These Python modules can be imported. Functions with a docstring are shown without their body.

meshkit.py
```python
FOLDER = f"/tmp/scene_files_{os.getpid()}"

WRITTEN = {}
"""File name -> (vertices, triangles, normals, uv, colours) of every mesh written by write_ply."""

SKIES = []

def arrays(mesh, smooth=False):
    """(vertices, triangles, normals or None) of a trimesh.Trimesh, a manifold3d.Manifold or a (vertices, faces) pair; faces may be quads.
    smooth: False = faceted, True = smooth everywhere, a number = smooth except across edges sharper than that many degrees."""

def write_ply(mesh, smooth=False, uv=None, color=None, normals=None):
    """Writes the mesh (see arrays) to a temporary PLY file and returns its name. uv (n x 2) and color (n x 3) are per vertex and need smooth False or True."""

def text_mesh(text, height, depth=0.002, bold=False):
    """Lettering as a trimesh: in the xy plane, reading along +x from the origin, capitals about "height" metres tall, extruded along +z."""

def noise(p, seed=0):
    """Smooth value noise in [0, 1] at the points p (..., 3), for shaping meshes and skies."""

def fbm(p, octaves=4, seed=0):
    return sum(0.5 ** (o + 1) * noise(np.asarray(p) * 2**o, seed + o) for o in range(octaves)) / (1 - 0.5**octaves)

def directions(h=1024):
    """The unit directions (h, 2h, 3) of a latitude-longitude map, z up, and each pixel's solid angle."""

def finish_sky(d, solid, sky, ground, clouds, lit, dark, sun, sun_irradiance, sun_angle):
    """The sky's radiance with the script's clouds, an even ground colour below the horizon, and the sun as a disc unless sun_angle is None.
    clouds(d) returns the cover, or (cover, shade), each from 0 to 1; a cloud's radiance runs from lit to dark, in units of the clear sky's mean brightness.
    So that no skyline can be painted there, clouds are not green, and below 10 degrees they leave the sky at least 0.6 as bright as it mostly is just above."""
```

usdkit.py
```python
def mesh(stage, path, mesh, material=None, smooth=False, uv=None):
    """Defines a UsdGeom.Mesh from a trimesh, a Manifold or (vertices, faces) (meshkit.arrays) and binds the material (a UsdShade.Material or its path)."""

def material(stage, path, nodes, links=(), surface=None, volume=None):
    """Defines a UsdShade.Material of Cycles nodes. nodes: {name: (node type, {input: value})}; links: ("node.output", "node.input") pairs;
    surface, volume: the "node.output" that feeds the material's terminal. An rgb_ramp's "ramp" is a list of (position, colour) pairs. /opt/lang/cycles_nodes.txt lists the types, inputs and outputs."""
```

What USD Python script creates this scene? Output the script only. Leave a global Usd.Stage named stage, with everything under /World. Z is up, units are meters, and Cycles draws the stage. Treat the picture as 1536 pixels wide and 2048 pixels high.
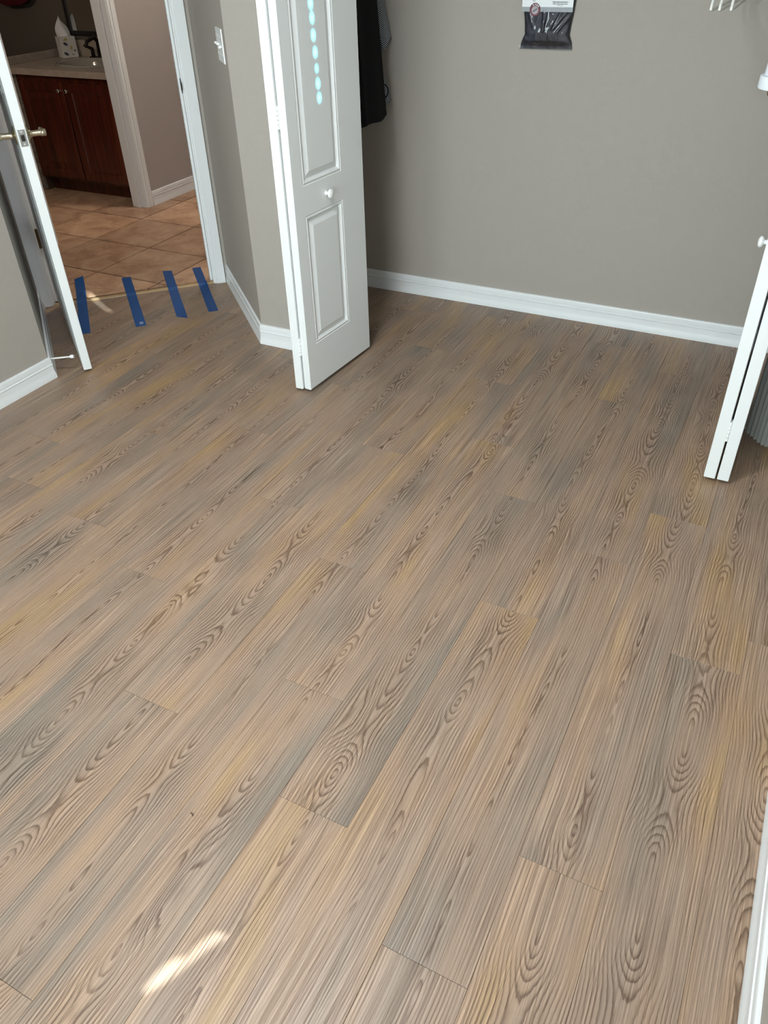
import math, random
import numpy as np
import trimesh
import shapely
from shapely.geometry import Polygon, box as sbox, Point, LineString
from shapely import affinity
import manifold3d as m3
import meshkit, usdkit
from pxr import Usd, UsdGeom, UsdLux, UsdShade, Gf, Sdf, Vt

stage = Usd.Stage.CreateInMemory()
UsdGeom.SetStageUpAxis(stage, 'Z')
UsdGeom.SetStageMetersPerUnit(stage, 1.0)
UsdGeom.Xform.Define(stage, '/World')
UsdGeom.Scope.Define(stage, '/World/Looks')
rng = np.random.default_rng(7)
random.seed(7)

# ------------------------------------------------------------------ camera
CAM_H, FPX = 1.5, 1551.93
YAW, PITCH, ROLL = 0.48895022, 0.64940752, 0.03178017
cam = UsdGeom.Camera.Define(stage, '/World/Camera')
cy, sy = math.cos(YAW), math.sin(YAW)
fw = np.array([-sy * math.cos(PITCH), cy * math.cos(PITCH), -math.sin(PITCH)])
rt = np.array([cy, sy, 0.0]); dn = np.cross(fw, rt)
cr, sr = math.cos(ROLL), math.sin(ROLL)
X, Yd = cr * rt + sr * dn, -sr * rt + cr * dn
cam.AddTransformOp().Set(Gf.Matrix4d(*X, 0, *(-Yd), 0, *(-fw), 0, 0, 0, CAM_H, 1))
cam.CreateHorizontalApertureAttr(36.0); cam.CreateVerticalApertureAttr(48.0)
cam.CreateFocalLengthAttr(36.0 * FPX / 1536)
cam.CreateFStopAttr(0.0); cam.CreateClippingRangeAttr((0.05, 200.0))
cam.CreateExposureAttr(0.0)

# ------------------------------------------------------------------ lights
SUN = np.array([-1.82, 0.62, -1.0])                 # the way the sunlight travels

def light_xf(prim, pos, direction, up=(0, 0, 1)):
    """a light shines along its own -Z"""
    z = -np.asarray(direction, float); z /= np.linalg.norm(z)
    u = np.asarray(up, float)
    if abs(u @ z) > .99: u = np.array([0, 1.0, 0])
    x = np.cross(u, z); x /= np.linalg.norm(x); y = np.cross(z, x)
    UsdGeom.Xformable(prim).AddTransformOp().Set(Gf.Matrix4d(*x, 0, *y, 0, *z, 0, *map(float, pos), 1))

def rect_light(name, pos, direction, w, h, intensity, color):
    L = UsdLux.RectLight.Define(stage, '/World/' + name)
    L.CreateWidthAttr(w); L.CreateHeightAttr(h); L.CreateIntensityAttr(intensity); L.CreateColorAttr(Gf.Vec3f(*color))
    light_xf(L, pos, direction)
    return L

sun = UsdLux.DistantLight.Define(stage, '/World/sun')
sun.CreateAngleAttr(0.53); sun.CreateNormalizeAttr(True); sun.CreateIntensityAttr(8.5); sun.CreateColorAttr(Gf.Vec3f(.88, 0.96, 1.0))
light_xf(sun, (0, 0, 0), SUN)
# daylight through the window behind the camera
WIN = dict(x0=-2.0, x1=0.18, z0=0.30, z1=2.15, y=-1.05)
rect_light('window_daylight', ((WIN['x0'] + WIN['x1']) / 2, WIN['y'] - .10, (WIN['z0'] + WIN['z1']) / 2), (0, 1, -.06), WIN['x1'] - WIN['x0'], WIN['z1'] - WIN['z0'], 11.0, (0.86, 0.96, 1.0))

# ------------------------------------------------------------------ helpers
used = {}
def numbered(path):
    k = used.get(path, 0); used[path] = k + 1
    return path if k == 0 else f'{path}_{k:03d}'

def ppath(parent): return '/World' if parent is None else str(parent.GetPath())

def obj(name, mesh, mat, parent=None, smooth=False, uv=None, label=None):
    path = numbered(ppath(parent) + '/' + name)
    m = usdkit.mesh(stage, path, mesh, mat, smooth=smooth, uv=uv).GetPrim()
    if label: m.SetCustomDataByKey('label', label)
    return m

def thing(name, loc=(0, 0, 0), rotz=0.0):
    x = UsdGeom.Xform.Define(stage, numbered('/World/' + name))
    x.AddTranslateOp().Set(Gf.Vec3d(*map(float, loc)))
    if rotz: x.AddRotateZOp().Set(math.degrees(rotz))
    return x.GetPrim()

def tag(p, label, cat=None, group=None, kind=None):
    for k, v in (('label', label), ('category', cat), ('group', group), ('kind', kind)):
        if v: p.SetCustomDataByKey(k, v)
    return p

def struct(name, mesh, mat, label, cat, smooth=False):
    return tag(obj(name, mesh, mat, None, smooth), label, cat, kind='structure')

def bx(x0, x1, y0, y1, z0, z1):
    m = trimesh.creation.box((x1 - x0, y1 - y0, z1 - z0)); m.apply_translation(((x0 + x1) / 2, (y0 + y1) / 2, (z0 + z1) / 2)); return m

def rbox(x0, x1, y0, y1, z0, z1, r=.003, seg=2):
    """a box with rounded edges"""
    c = m3.Manifold.sphere(r, 4 * seg)
    return to_tm(m3.Manifold.batch_hull([c.translate((x, y, z)) for x in (x0 + r, x1 - r) for y in (y0 + r, y1 - r) for z in (z0 + r, z1 - r)]))

def to_tm(man):
    m = man.to_mesh(); return trimesh.Trimesh(np.array(m.vert_properties[:, :3], float), np.array(m.tri_verts), process=False)

def cat(*ms): return trimesh.util.concatenate([m for m in ms])

def lathe(profile, n=32):
    """profile: (radius, height) pairs, about z"""
    return trimesh.creation.revolve(np.array(profile, float), sections=n)

def place(m, pos, xdir=(1, 0, 0), ydir=None, zdir=None):
    """put a mesh at pos with its x axis along xdir (or z axis along zdir)"""
    m = m.copy()
    if zdir is not None:
        z = np.array(zdir, float); z /= np.linalg.norm(z)
        a = np.array([0, 0, 1.0]) if abs(z[2]) < .9 else np.array([1.0, 0, 0])
        x = np.cross(a, z); x /= np.linalg.norm(x); y = np.cross(z, x)
    else:
        x = np.array(xdir, float); x /= np.linalg.norm(x); z = np.array([0, 0, 1.0]); y = np.cross(z, x)
    T = np.eye(4); T[:3, 0], T[:3, 1], T[:3, 2], T[:3, 3] = x, y, z, pos
    m.apply_transform(T); return m

def prism(poly, z0, z1):
    m = trimesh.creation.extrude_polygon(poly, z1 - z0); m.apply_translation((0, 0, z0)); return m

def wall_poly(pts, z0, z1): return prism(Polygon(pts), z0, z1)

def sweep_profile(profile, path, side=1):
    """profile: (offset from the wall, height); path: 2D points along the wall; side +1 = the offset goes to the left of travel. Mitred corners, closed ends."""
    P = np.array(path, float); pr = np.array(profile, float); n = len(P)
    d = np.diff(P, axis=0); d /= np.linalg.norm(d, axis=1, keepdims=True)
    nrm = np.stack([-d[:, 1], d[:, 0]], 1) * side
    rings = []
    for i in range(n):
        if i == 0: o = nrm[0]
        elif i == n - 1: o = nrm[-1]
        else:
            o = nrm[i - 1] + nrm[i]; o = o / (o @ nrm[i])
        rings.append(np.column_stack([P[i] + pr[:, :1] * o, pr[:, 1]]))
    V = np.vstack(rings); k = len(pr); F = []
    for i in range(n - 1):
        for j in range(k):
            a, b = i * k + j, i * k + (j + 1) % k
            F += [(a, b, b + k), (a, b + k, a + k)]
    tri = shapely.Polygon(pr)
    vv, ff = trimesh.creation.triangulate_polygon(tri, engine='earcut')
    idx = [int(np.argmin(np.linalg.norm(pr - q, axis=1))) for q in vv]
    for t in ff: F.append(tuple(idx[q] for q in t)); F.append(tuple((n - 1) * k + idx[q] for q in t[::-1]))
    m = trimesh.Trimesh(V, np.array(F), process=False); m.fix_normals(); return m

def tube(pts, r, sides=10):
    """a round rod along points, joints hulled"""
    pts = np.asarray(pts, float); rr = np.broadcast_to(r, (len(pts),))
    s = [m3.Manifold.sphere(float(rr[i]), sides).translate(tuple(p)) for i, p in enumerate(pts)]
    out = m3.Manifold.batch_boolean([m3.Manifold.batch_hull([s[i], s[i + 1]]) for i in range(len(s) - 1)], m3.OpType.Add)
    return to_tm(out)

# ------------------------------------------------------------------ materials
LK = '/World/Looks/'
def mat(name, color, rough=.5, spec=.5, bump=None, metallic=0, vary=None, **kw):
    """bump: (scale, strength, distance); vary: (scale, amount) slight mottling of the colour"""
    nodes = {'p': ('principled_bsdf', dict(base_color=color, roughness=rough, specular_ior_level=spec, metallic=metallic, **kw))}
    links = []
    if bump or vary:
        nodes['g'] = ('geometry', {})
    if bump:
        nodes['n'] = ('noise_texture', dict(scale=bump[0], detail=3))
        nodes['b'] = ('bump', dict(strength=bump[1], distance=bump[2]))
        links += [('g.position', 'n.vector'), ('n.fac', 'b.height'), ('b.normal', 'p.normal')]
    if vary:
        nodes['vn'] = ('noise_texture', dict(scale=vary[0], detail=4))
        c = np.array(color)
        nodes['vr'] = ('rgb_ramp', dict(ramp=[(.25, tuple(c * (1 - vary[1]))), (.75, tuple(np.minimum(c * (1 + vary[1]), 1)))]))
        links += [('g.position', 'vn.vector'), ('vn.fac', 'vr.fac'), ('vr.color', 'p.base_color')]
    return usdkit.material(stage, LK + name, nodes, links, surface='p.BSDF')

M = {}
M['wall'] = mat('greige_wall_paint', (.385, .350, .312), .75, .3, bump=(160, .12, .004))
M['hallwall'] = mat('hall_wall_paint', (.40, .365, .345), .75, .3, bump=(160, .12, .004))
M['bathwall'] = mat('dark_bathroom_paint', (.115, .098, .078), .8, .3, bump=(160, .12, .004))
M['ceiling'] = mat('white_ceiling_paint', (.75, .74, .72), .9, .2, bump=(90, .2, .004))
M['trim'] = mat('white_trim_paint', (.77, .79, .795), .35, .5)
M['door'] = mat('white_door_paint', (.75, .77, .768), .38, .5, bump=(220, .05, .001))
M['plastic'] = mat('white_plastic', (.82, .83, .82), .3)
M['nickel'] = mat('brushed_nickel_brass', (.62, .56, .42), .22, metallic=1)
M['chrome'] = mat('bright_chrome', (.8, .8, .8), .1, metallic=1)
M['latch'] = mat('latch_steel', (.40, .40, .39), .3, metallic=1)
M['darkmetal'] = mat('dark_bronze', (.03, .025, .02), .35, metallic=.6)
M['hinge'] = mat('aged_brass_hinge', (.25, .20, .12), .4, metallic=1)
M['rubber'] = mat('white_rubber', (.85, .85, .83), .6)
M['strip'] = mat('tan_transition_strip', (.42, .29, .15), .3, .5, vary=(30, .12))
M['subfloor'] = mat('dark_underlay', (.10, .08, .065), .9)
M['grout'] = mat('brown_grout', (.085, .046, .028), .9)
M['tape'] = mat('blue_painters_tape', (.012, .072, .24), .55, .3, bump=(900, .25, .001), vary=(60, .12))
M['tapeprint'] = mat('white_tape_print', (.55, .6, .7), .6)
M['black'] = mat('black_wool', (.006, .006, .007), .95, .1, bump=(500, .3, .002))
M['counter'] = mat('beige_laminate', (.37, .31, .255), .45, .4, vary=(25, .12))
M['porcelain'] = mat('bone_porcelain', (.33, .30, .245), .12)
M['mirror'] = mat('mirror_glass', (.85, .87, .85), .02, metallic=1)
M['frameblack'] = mat('black_mirror_frame', (.012, .011, .01), .4)
M['tissue'] = mat('white_tissue', (.75, .75, .74), .9)
M['redtowel'] = mat('dark_red_towel', (.075, .012, .014), .95, .1, bump=(400, .5, .004))
M['shirtwhite'] = mat('white_cotton', (.80, .84, .88), .9, .1, bump=(700, .15, .001))
M['leather'] = mat('brown_leather', (.16, .085, .045), .55)
M['drape'] = mat('grey_pleated_fabric', (.30, .30, .285), .9, .2, bump=(300, .2, .002))
M['hangerwhite'] = mat('white_hanger_plastic', (.80, .79, .74), .35)
M['greycloth'] = mat('charcoal_knit', (.085, .082, .098), .95, .1, bump=(600, .3, .002), vary=(12, .25))
M['card'] = mat('white_card', (.80, .82, .84), .5)
M['cardgrey'] = mat('grey_card_band', (.33, .35, .37), .5)
M['ink'] = mat('dark_ink', (.05, .05, .055), .6)
M['maroon'] = mat('maroon_ink', (.14, .03, .045), .5)
M['emblemgrey'] = mat('grey_emblem', (.38, .34, .37), .5)
M['darkfilm'] = mat('dark_glossy_film', (.07, .07, .078), .25)
M['shade'] = mat('white_window_shade', (.7, .7, .68), .8)
M['soot'] = mat('brown_dirt', (.07, .04, .025), .9)
M['yellowprint'] = mat('yellow_print', (.50, .40, .12), .7)
M['boxwhite'] = mat('white_printed_card', (.62, .62, .58), .7)

# thin clear plastic film of the bag
M['film'] = usdkit.material(stage, LK + 'clear_plastic_film', {
    'g': ('geometry', {}), 'n': ('noise_texture', dict(scale=30, detail=2)), 'b': ('bump', dict(strength=.3, distance=.01)),
    'f': ('fresnel', dict(IOR=1.6)), 't': ('transparent_bsdf', dict(color=(.93, .94, .95))), 's': ('glossy_bsdf', dict(color=(1, 1, 1), roughness=.08)),
    'm': ('mix_closure', {})},
    [('g.position', 'n.vector'), ('n.fac', 'b.height'), ('b.normal', 's.normal'), ('b.normal', 'f.normal')][:3] + [('f.fac', 'm.fac'), ('t.BSDF', 'm.closure1'), ('s.BSDF', 'm.closure2')], surface='m.closure')

def pane(name, color):
    return usdkit.material(stage, LK + name, {
        'f': ('fresnel', dict(IOR=1.45)), 't': ('transparent_bsdf', dict(color=color)), 's': ('glossy_bsdf', dict(color=(1, 1, 1), roughness=.0)), 'm': ('mix_closure', {})},
        [('f.fac', 'm.fac'), ('t.BSDF', 'm.closure1'), ('s.BSDF', 'm.closure2')], surface='m.closure')
M['tinted'] = pane('sea_green_tinted_pane', (.30, .72, .76))
M['clearpane'] = pane('clear_pane', (.93, .96, .95))

def wood():
    """oak-look laminate: u runs along the plank (plus 7.3 m per plank, so each one differs), v across"""
    N, L = {}, []
    def n(name, kind, **kw): N[name] = (kind, kw); return name
    def mth(name, op, a, b=None, c=None):
        kw = dict(math_type=op)
        for i, x in enumerate((a, b, c), 1):
            if x is None: continue
            if isinstance(x, str): L.append((x, f'{name}.value{i}'))
            else: kw[f'value{i}'] = x
        N[name] = ('math', kw); return name + '.value'
    n('uv', 'uvmap', attribute='st'); n('s', 'separate_xyz'); L.append(('uv.UV', 's.vector'))
    u, v = 's.x', 's.y'
    pid = mth('pid', 'floor', mth('pd', 'divide', u, 7.3))
    n('wn', 'white_noise_texture', dimensions='1D'); L.append((pid, 'wn.w'))
    n('rs', 'separate_color'); L.append(('wn.color', 'rs.color'))
    def noise(name, su, sv, off=0., detail=2., rough=.5, dist=0.):
        n(name + 'c', 'combine_xyz', z=off)
        L.append((mth(name + 'u', 'multiply', u, su), name + 'c.x')); L.append((mth(name + 'v', 'multiply', v, sv), name + 'c.y'))
        n(name, 'noise_texture', scale=1, detail=detail, roughness=rough, distortion=dist); L.append((name + 'c.vector', name + '.vector'))
        return name + '.fac'
    def remap(name, src, a, b, lo, hi, kind='linear'):
        n(name, 'map_range', range_type=kind, from_min=a, from_max=b, to_min=lo, to_max=hi, clamp=True); L.append((src, name + '.value')); return name + '.result'
    # growth rings about an axis that wanders along the plank
    cen = mth('cen', 'multiply', mth('cen0', 'subtract', noise('nc', 1.6, 0, 3, 1), .5), .075)
    dep = mth('dep', 'multiply_add', mth('dep0', 'absolute', mth('dep1', 'subtract', noise('nd', 2.5, 0, 9, 1.2, .45), .5)), .19, .002)
    warp = mth('wp', 'multiply', mth('wp0', 'subtract', noise('nw', 2.2, 10, 21, 1.5), .5), .022)
    jag = mth('jg', 'multiply', mth('jg0', 'subtract', noise('nj', 6, 45, 31, 1.5, .5), .5), .0034)
    vw = mth('vw', 'add', v, warp)
    dv = mth('dv', 'subtract', vw, cen)
    # knots: closed loops round a few voronoi cells
    n('kc', 'combine_xyz', z=4.5); L.append((mth('ku', 'multiply', u, 2.0), 'kc.x')); L.append((mth('kv', 'multiply', vw, 8.5), 'kc.y'))
    n('vo', 'voronoi_texture', dimensions='3D', feature='f1', scale=1, randomness=.9); L.append(('kc.vector', 'vo.vector'))
    n('vc', 'separate_color'); L.append(('vo.color', 'vc.color'))
    gate = mth('gt', 'multiply', mth('gt0', 'greater_than', 'vc.r', .40), remap('gtc', mth('gta', 'absolute', dv), .02, .06, 1., 0.))
    kd = mth('kd', 'multiply', remap('kr', 'vo.distance', 0., .40, 1., 0., 'smoothstep'), gate)
    r2 = mth('r2', 'add', mth('r2a', 'multiply', dv, dv), mth('r2b', 'multiply', dep, dep))
    jag2 = mth('jh', 'multiply', mth('jh0', 'subtract', noise('nh', 55, 150, 33, 1, .5), .5), .0022)
    r = mth('r', 'add', mth('r0', 'add', mth('rq', 'sqrt', r2), jag), jag2)
    rk = mth('rk', 'multiply_add', kd, .030, r)
    ring = mth('rg', 'fraction', mth('rf', 'multiply', rk, 150.0))
    n('rr', 'rgb_ramp', ramp=[(0, (.45,) * 3), (.04, (.08,) * 3), (.18, (0, 0, 0)), (.50, (.12,) * 3), (.70, (.55,) * 3), (.84, (1, 1, 1)), (.96, (1, 1, 1)), (1, (.45,) * 3)]); L.append((ring, 'rr.fac'))
    fig = remap('fg', mth('fga', 'divide', dep, mth('fgr', 'add', r, .002)), .10, .60, .42, 1.0)
    fade = remap('fd', noise('nf', 2.2, 16, 41, 2), .30, .55, .55, 1.)
    ringw = mth('rw', 'multiply', mth('rw0', 'multiply', 'rr.color', fade), mth('rw1', 'maximum', fig, remap('kd2', kd, .05, .5, 0, 1.)))
    kcore = remap('kk', kd, .86, 1., 0., .75)
    ringk = mth('rwk', 'maximum', ringw, kcore)
    # straight grain, pores and limed streaks
    N['gc'] = ('combine_xyz', dict(z=51.)); L.append((mth('gu', 'multiply', u, 3.2), 'gc.x')); L.append((mth('gv', 'multiply', mth('gv0', 'multiply_add', warp, .7, v), 300.), 'gc.y'))
    n('gn', 'noise_texture', scale=1, detail=1.5, roughness=.5); L.append(('gc.vector', 'gn.vector'))
    gdark = remap('gd', 'gn.fac', .45, .385, 0., 1.)
    glite = remap('gl', 'gn.fac', .55, .615, 0., 1.)
    gmask = remap('gm', noise('ngm', 1.6, 14, 57, 2), .35, .60, .35, 1.)
    fib = noise('ff', 14, 620, 61, 2, .6)
    spk = noise('sp', 60, 900, 65, 1, .6)
    # tone bands along the plank
    tb = noise('tb', 1.5, 8.5, 81, 2, .5)
    n('tr', 'rgb_ramp', ramp=[(.27, TONES[0]), (.38, TONES[1]), (.50, TONES[2]), (.60, TONES[3]), (.70, TONES[4])])
    L.append((mth('tsh', 'add', tb, mth('tsh0', 'multiply', mth('tsh1', 'subtract', 'rs.r', .5), .10)), 'tr.fac'))
    n('m1', 'mix', mix_type='multiply', color2=(.41, .355, .315)); L.append(('tr.color', 'm1.color1')); L.append((mth('rwm', 'multiply', ringk, .92), 'm1.fac'))
    n('m2', 'mix', mix_type='multiply', color2=(.70, .665, .635)); L.append(('m1.color', 'm2.color1')); L.append((mth('pm', 'multiply', gdark, gmask), 'm2.fac'))
    n('m3', 'mix', mix_type='multiply', color2=(1.42, 1.42, 1.40)); L.append(('m2.color', 'm3.color1')); L.append((mth('cm', 'multiply', mth('cm0', 'multiply', glite, gmask), .75), 'm3.fac'))
    n('hv', 'hsv', hue=.5, saturation=1.0); L.append(('m3.color', 'hv.color'))
    vsp = mth('vsp', 'multiply', remap('vf', fib, .3, .7, .91, 1.09), remap('vs', spk, .3, .7, .95, 1.05))
    L.append((mth('val', 'multiply', vsp, remap('vp', 'rs.g', 0, 1, .97, 1.03)), 'hv.value'))
    n('p', 'principled_bsdf', specular_ior_level=.42); L.append(('hv.color', 'p.base_color'))
    L.append((remap('ro', 'gn.fac', .3, .7, .48, .38), 'p.roughness'))
    n('bu', 'bump', strength=.30, distance=.0012)
    L.append((mth('bh', 'subtract', mth('bh1', 'multiply', fib, .4), mth('bh2', 'multiply_add', ringw, .3, gdark)), 'bu.height')); L.append(('bu.normal', 'p.normal'))
    return usdkit.material(stage, LK + 'oak_laminate', N, L, surface='p.BSDF')
TONES = [(.228, .185, .147), (.280, .208, .156), (.320, .225, .163), (.340, .231, .153), (.366, .243, .130)]
M['wood'] = wood()

def tilemat():
    N = {'g': ('geometry', {}), 'o': ('object_info', {}), 'n1': ('noise_texture', dict(scale=7, detail=5, roughness=.62, distortion=.6)),
         'n2': ('noise_texture', dict(scale=16, detail=4, roughness=.65, distortion=2.0)), 'sc': ('mapping', dict(mapping_type='point', rotation=(0, 0, .7), scale=(1, 2.4, 1))),
         'r1': ('rgb_ramp', dict(ramp=[(.28, (.27, .150, .092)), (.5, (.44, .27, .168)), (.72, (.56, .385, .26))])),
         'r2': ('rgb_ramp', dict(ramp=[(.55, (0, 0, 0)), (.70, (1, 1, 1))])),
         'mx': ('mix', dict(color2=(.62, .47, .34))), 'ml': ('math', dict(math_type='multiply', value2=.45)),
         'ob': ('math', dict(math_type='multiply_add', value2=.3, value3=.85)), 'hv': ('hsv', {}),
         'b': ('bump', dict(strength=.25, distance=.004)), 'p': ('principled_bsdf', dict(roughness=.42, specular_ior_level=.45))}
    L = [('g.position', 'n1.vector'), ('g.position', 'sc.vector'), ('sc.vector', 'n2.vector'), ('n1.fac', 'r1.fac'), ('n2.fac', 'r2.fac'), ('r2.color', 'ml.value1'), ('ml.value', 'mx.fac'),
         ('r1.color', 'mx.color1'), ('o.random', 'ob.value1'), ('ob.value', 'hv.value'), ('mx.color', 'hv.color'), ('hv.color', 'p.base_color'), ('n1.fac', 'b.height'), ('b.normal', 'p.normal')]
    return usdkit.material(stage, LK + 'terracotta_tile', N, L, surface='p.BSDF')
M['tile'] = tilemat()

def stonemat():
    N = {'g': ('geometry', {}), 'n': ('noise_texture', dict(scale=22, detail=5, roughness=.65)), 'r': ('rgb_ramp', dict(ramp=[(.35, (.10, .09, .075)), (.65, (.30, .28, .24))])), 'p': ('principled_bsdf', dict(roughness=.5))}
    return usdkit.material(stage, LK + 'mottled_stone_tile', N, [('g.position', 'n.vector'), ('n.fac', 'r.fac'), ('r.color', 'p.base_color')], surface='p.BSDF')
M['stone'] = stonemat()

def cherry():
    N = {'g': ('geometry', {}), 'm': ('mapping', dict(mapping_type='point', scale=(26, 26, 1.6))), 'n': ('noise_texture', dict(scale=1, detail=4, distortion=.5)),
         'r': ('rgb_ramp', dict(ramp=[(.3, (.040, .007, .004)), (.55, (.072, .013, .006)), (.75, (.120, .027, .010))])), 'p': ('principled_bsdf', dict(roughness=.25, coat_weight=.3))}
    return usdkit.material(stage, LK + 'red_cherry_wood', N, [('g.position', 'm.vector'), ('m.vector', 'n.vector'), ('n.fac', 'r.fac'), ('r.color', 'p.base_color')], surface='p.BSDF')
M['cherry'] = cherry()

def gingham():
    """white cotton with a dark woven check, by the cloth's own uv in metres"""
    N = {'uv': ('uvmap', dict(attribute='st')), 's': ('separate_xyz', {}), 'fu': ('math', dict(math_type='fraction')), 'fv': ('math', dict(math_type='fraction')),
         'mu': ('math', dict(math_type='multiply', value2=190.)), 'mv': ('math', dict(math_type='multiply', value2=190.)),
         'gu': ('math', dict(math_type='greater_than', value2=.42)), 'gv': ('math', dict(math_type='greater_than', value2=.42)), 'ad': ('math', dict(math_type='add')),
         'hf': ('math', dict(math_type='multiply', value2=.5)), 'r': ('rgb_ramp', dict(ramp=[(0, (.62, .65, .66)), (.5, (.12, .14, .17)), (1, (.02, .025, .04))])), 'p': ('principled_bsdf', dict(roughness=.9))}
    L = [('uv.UV', 's.vector'), ('s.x', 'mu.value1'), ('s.y', 'mv.value1'), ('mu.value', 'fu.value1'), ('mv.value', 'fv.value1'), ('fu.value', 'gu.value1'), ('fv.value', 'gv.value1'),
         ('gu.value', 'ad.value1'), ('gv.value', 'ad.value2'), ('ad.value', 'hf.value1'), ('hf.value', 'r.fac'), ('r.color', 'p.base_color')]
    return usdkit.material(stage, LK + 'checked_cotton', N, L, surface='p.BSDF')
M['check'] = gingham()

# ------------------------------------------------------------------ floor of planks
S2 = math.sqrt(.5)
ALC_L0, ALC_L1 = (-2.628, 1.995), (-3.267, 2.538)      # left wall of the slanting entry
DW_RN = (-2.597, 3.209)                                # where the slanting wall meets the doorway wall
DW_R = (-2.609, 3.197)                                # right end of the doorway wall
CORN = (-1.996, 2.645)                                 # outer corner by the closet
RX, LX, BY, CY = .28, -2.628, -1.05, 3.45               # right, left, back wall, closet back wall
CLX = -1.96                                            # closet left wall
TR = np.array([[-3.267 + .035, 2.538 - .035], [-2.609 + .035, 3.197 - .035]])   # the line where planks meet the transition strip
floor_poly = Polygon([(RX, BY), (RX, CY), (CLX, CY), (CLX, 2.8), (-1.97, 2.66), CORN, (-2.594, 3.212), (-2.66, 3.185), (-3.25, 2.585), (-3.26, 2.54), ALC_L0, (LX, BY)])
TH = .45                                               # thickness mm of chamfers below
floor = tag(UsdGeom.Xform.Define(stage, '/World/floor').GetPrim(), 'grey-brown oak-look plank floor running through the room and closet', 'floor', kind='structure')
obj('underlay', prism(floor_poly, -.03, -.0022), M['subfloor'], floor)
PW, PL, PX0 = .1697, 1.253, -.1655
phase = {0: .842, 1: 1.523, 2: .40, -1: .567, -2: 1.497, -3: .742, -4: 1.025, -5: 1.462, -6: .82, -7: 1.645, -8: 1.178, -9: 1.987, -10: 1.30, -11: 1.817, -12: 1.37, -13: 1.612, -14: 1.1, -15: 1.5, -16: .9, -17: 1.2, -18: .7, -19: 1.0}
pk = 0
for row in range(-19, 3):
    x0 = PX0 + PW * row; xc = x0 + PW / 2
    y = phase[row] - PL * 3
    while y < CY:
        body = sbox(x0, y, x0 + PW, y + PL).intersection(floor_poly)
        pk += 1
        if not body.is_empty and body.geom_type == 'Polygon' and body.area > 2e-4:
            body = shapely.geometry.polygon.orient(body)
            g = body.buffer(-.0002, join_style=2); top = body.buffer(-.0007, join_style=2)
            if g.geom_type == 'Polygon' and top.geom_type == 'Polygon' and not top.is_empty and len(g.exterior.coords) == len(top.exterior.coords):
                a = np.array(shapely.geometry.polygon.orient(g).exterior.coords)[:-1]; b = np.array(shapely.geometry.polygon.orient(top).exterior.coords)[:-1]
                k = len(a)
                # match starting corners
                sft = int(np.argmin(np.linalg.norm(b - a[0], axis=1))); b = np.roll(b, -sft, axis=0)
                vt, ft = trimesh.creation.triangulate_polygon(Polygon(b), engine='earcut')
                V = np.vstack([np.column_stack([vt, np.zeros(len(vt))]), np.column_stack([b, np.zeros(k)]), np.column_stack([a, np.full(k, -.0006)]), np.column_stack([a, np.full(k, -.0028)])])
                if len(ft) and float(np.linalg.det(np.array([vt[ft[0][1]] - vt[ft[0][0]], vt[ft[0][2]] - vt[ft[0][0]]]))) < 0: ft = ft[:, ::-1]
                F = [tuple(t) for t in ft]; o = len(vt)
                for ring in (0, 1):
                    for j in range(k):
                        p, q = o + ring * k + j, o + ring * k + (j + 1) % k
                        F += [(p, p + k, q + k), (p, q + k, q)]
                uv = np.column_stack([V[:, 1] - y + 7.3 * (pk * 7 % 211), V[:, 0] - xc])
                obj('plank', (V, np.array(F)), M['wood'], floor, uv=uv)
        y += PL

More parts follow.
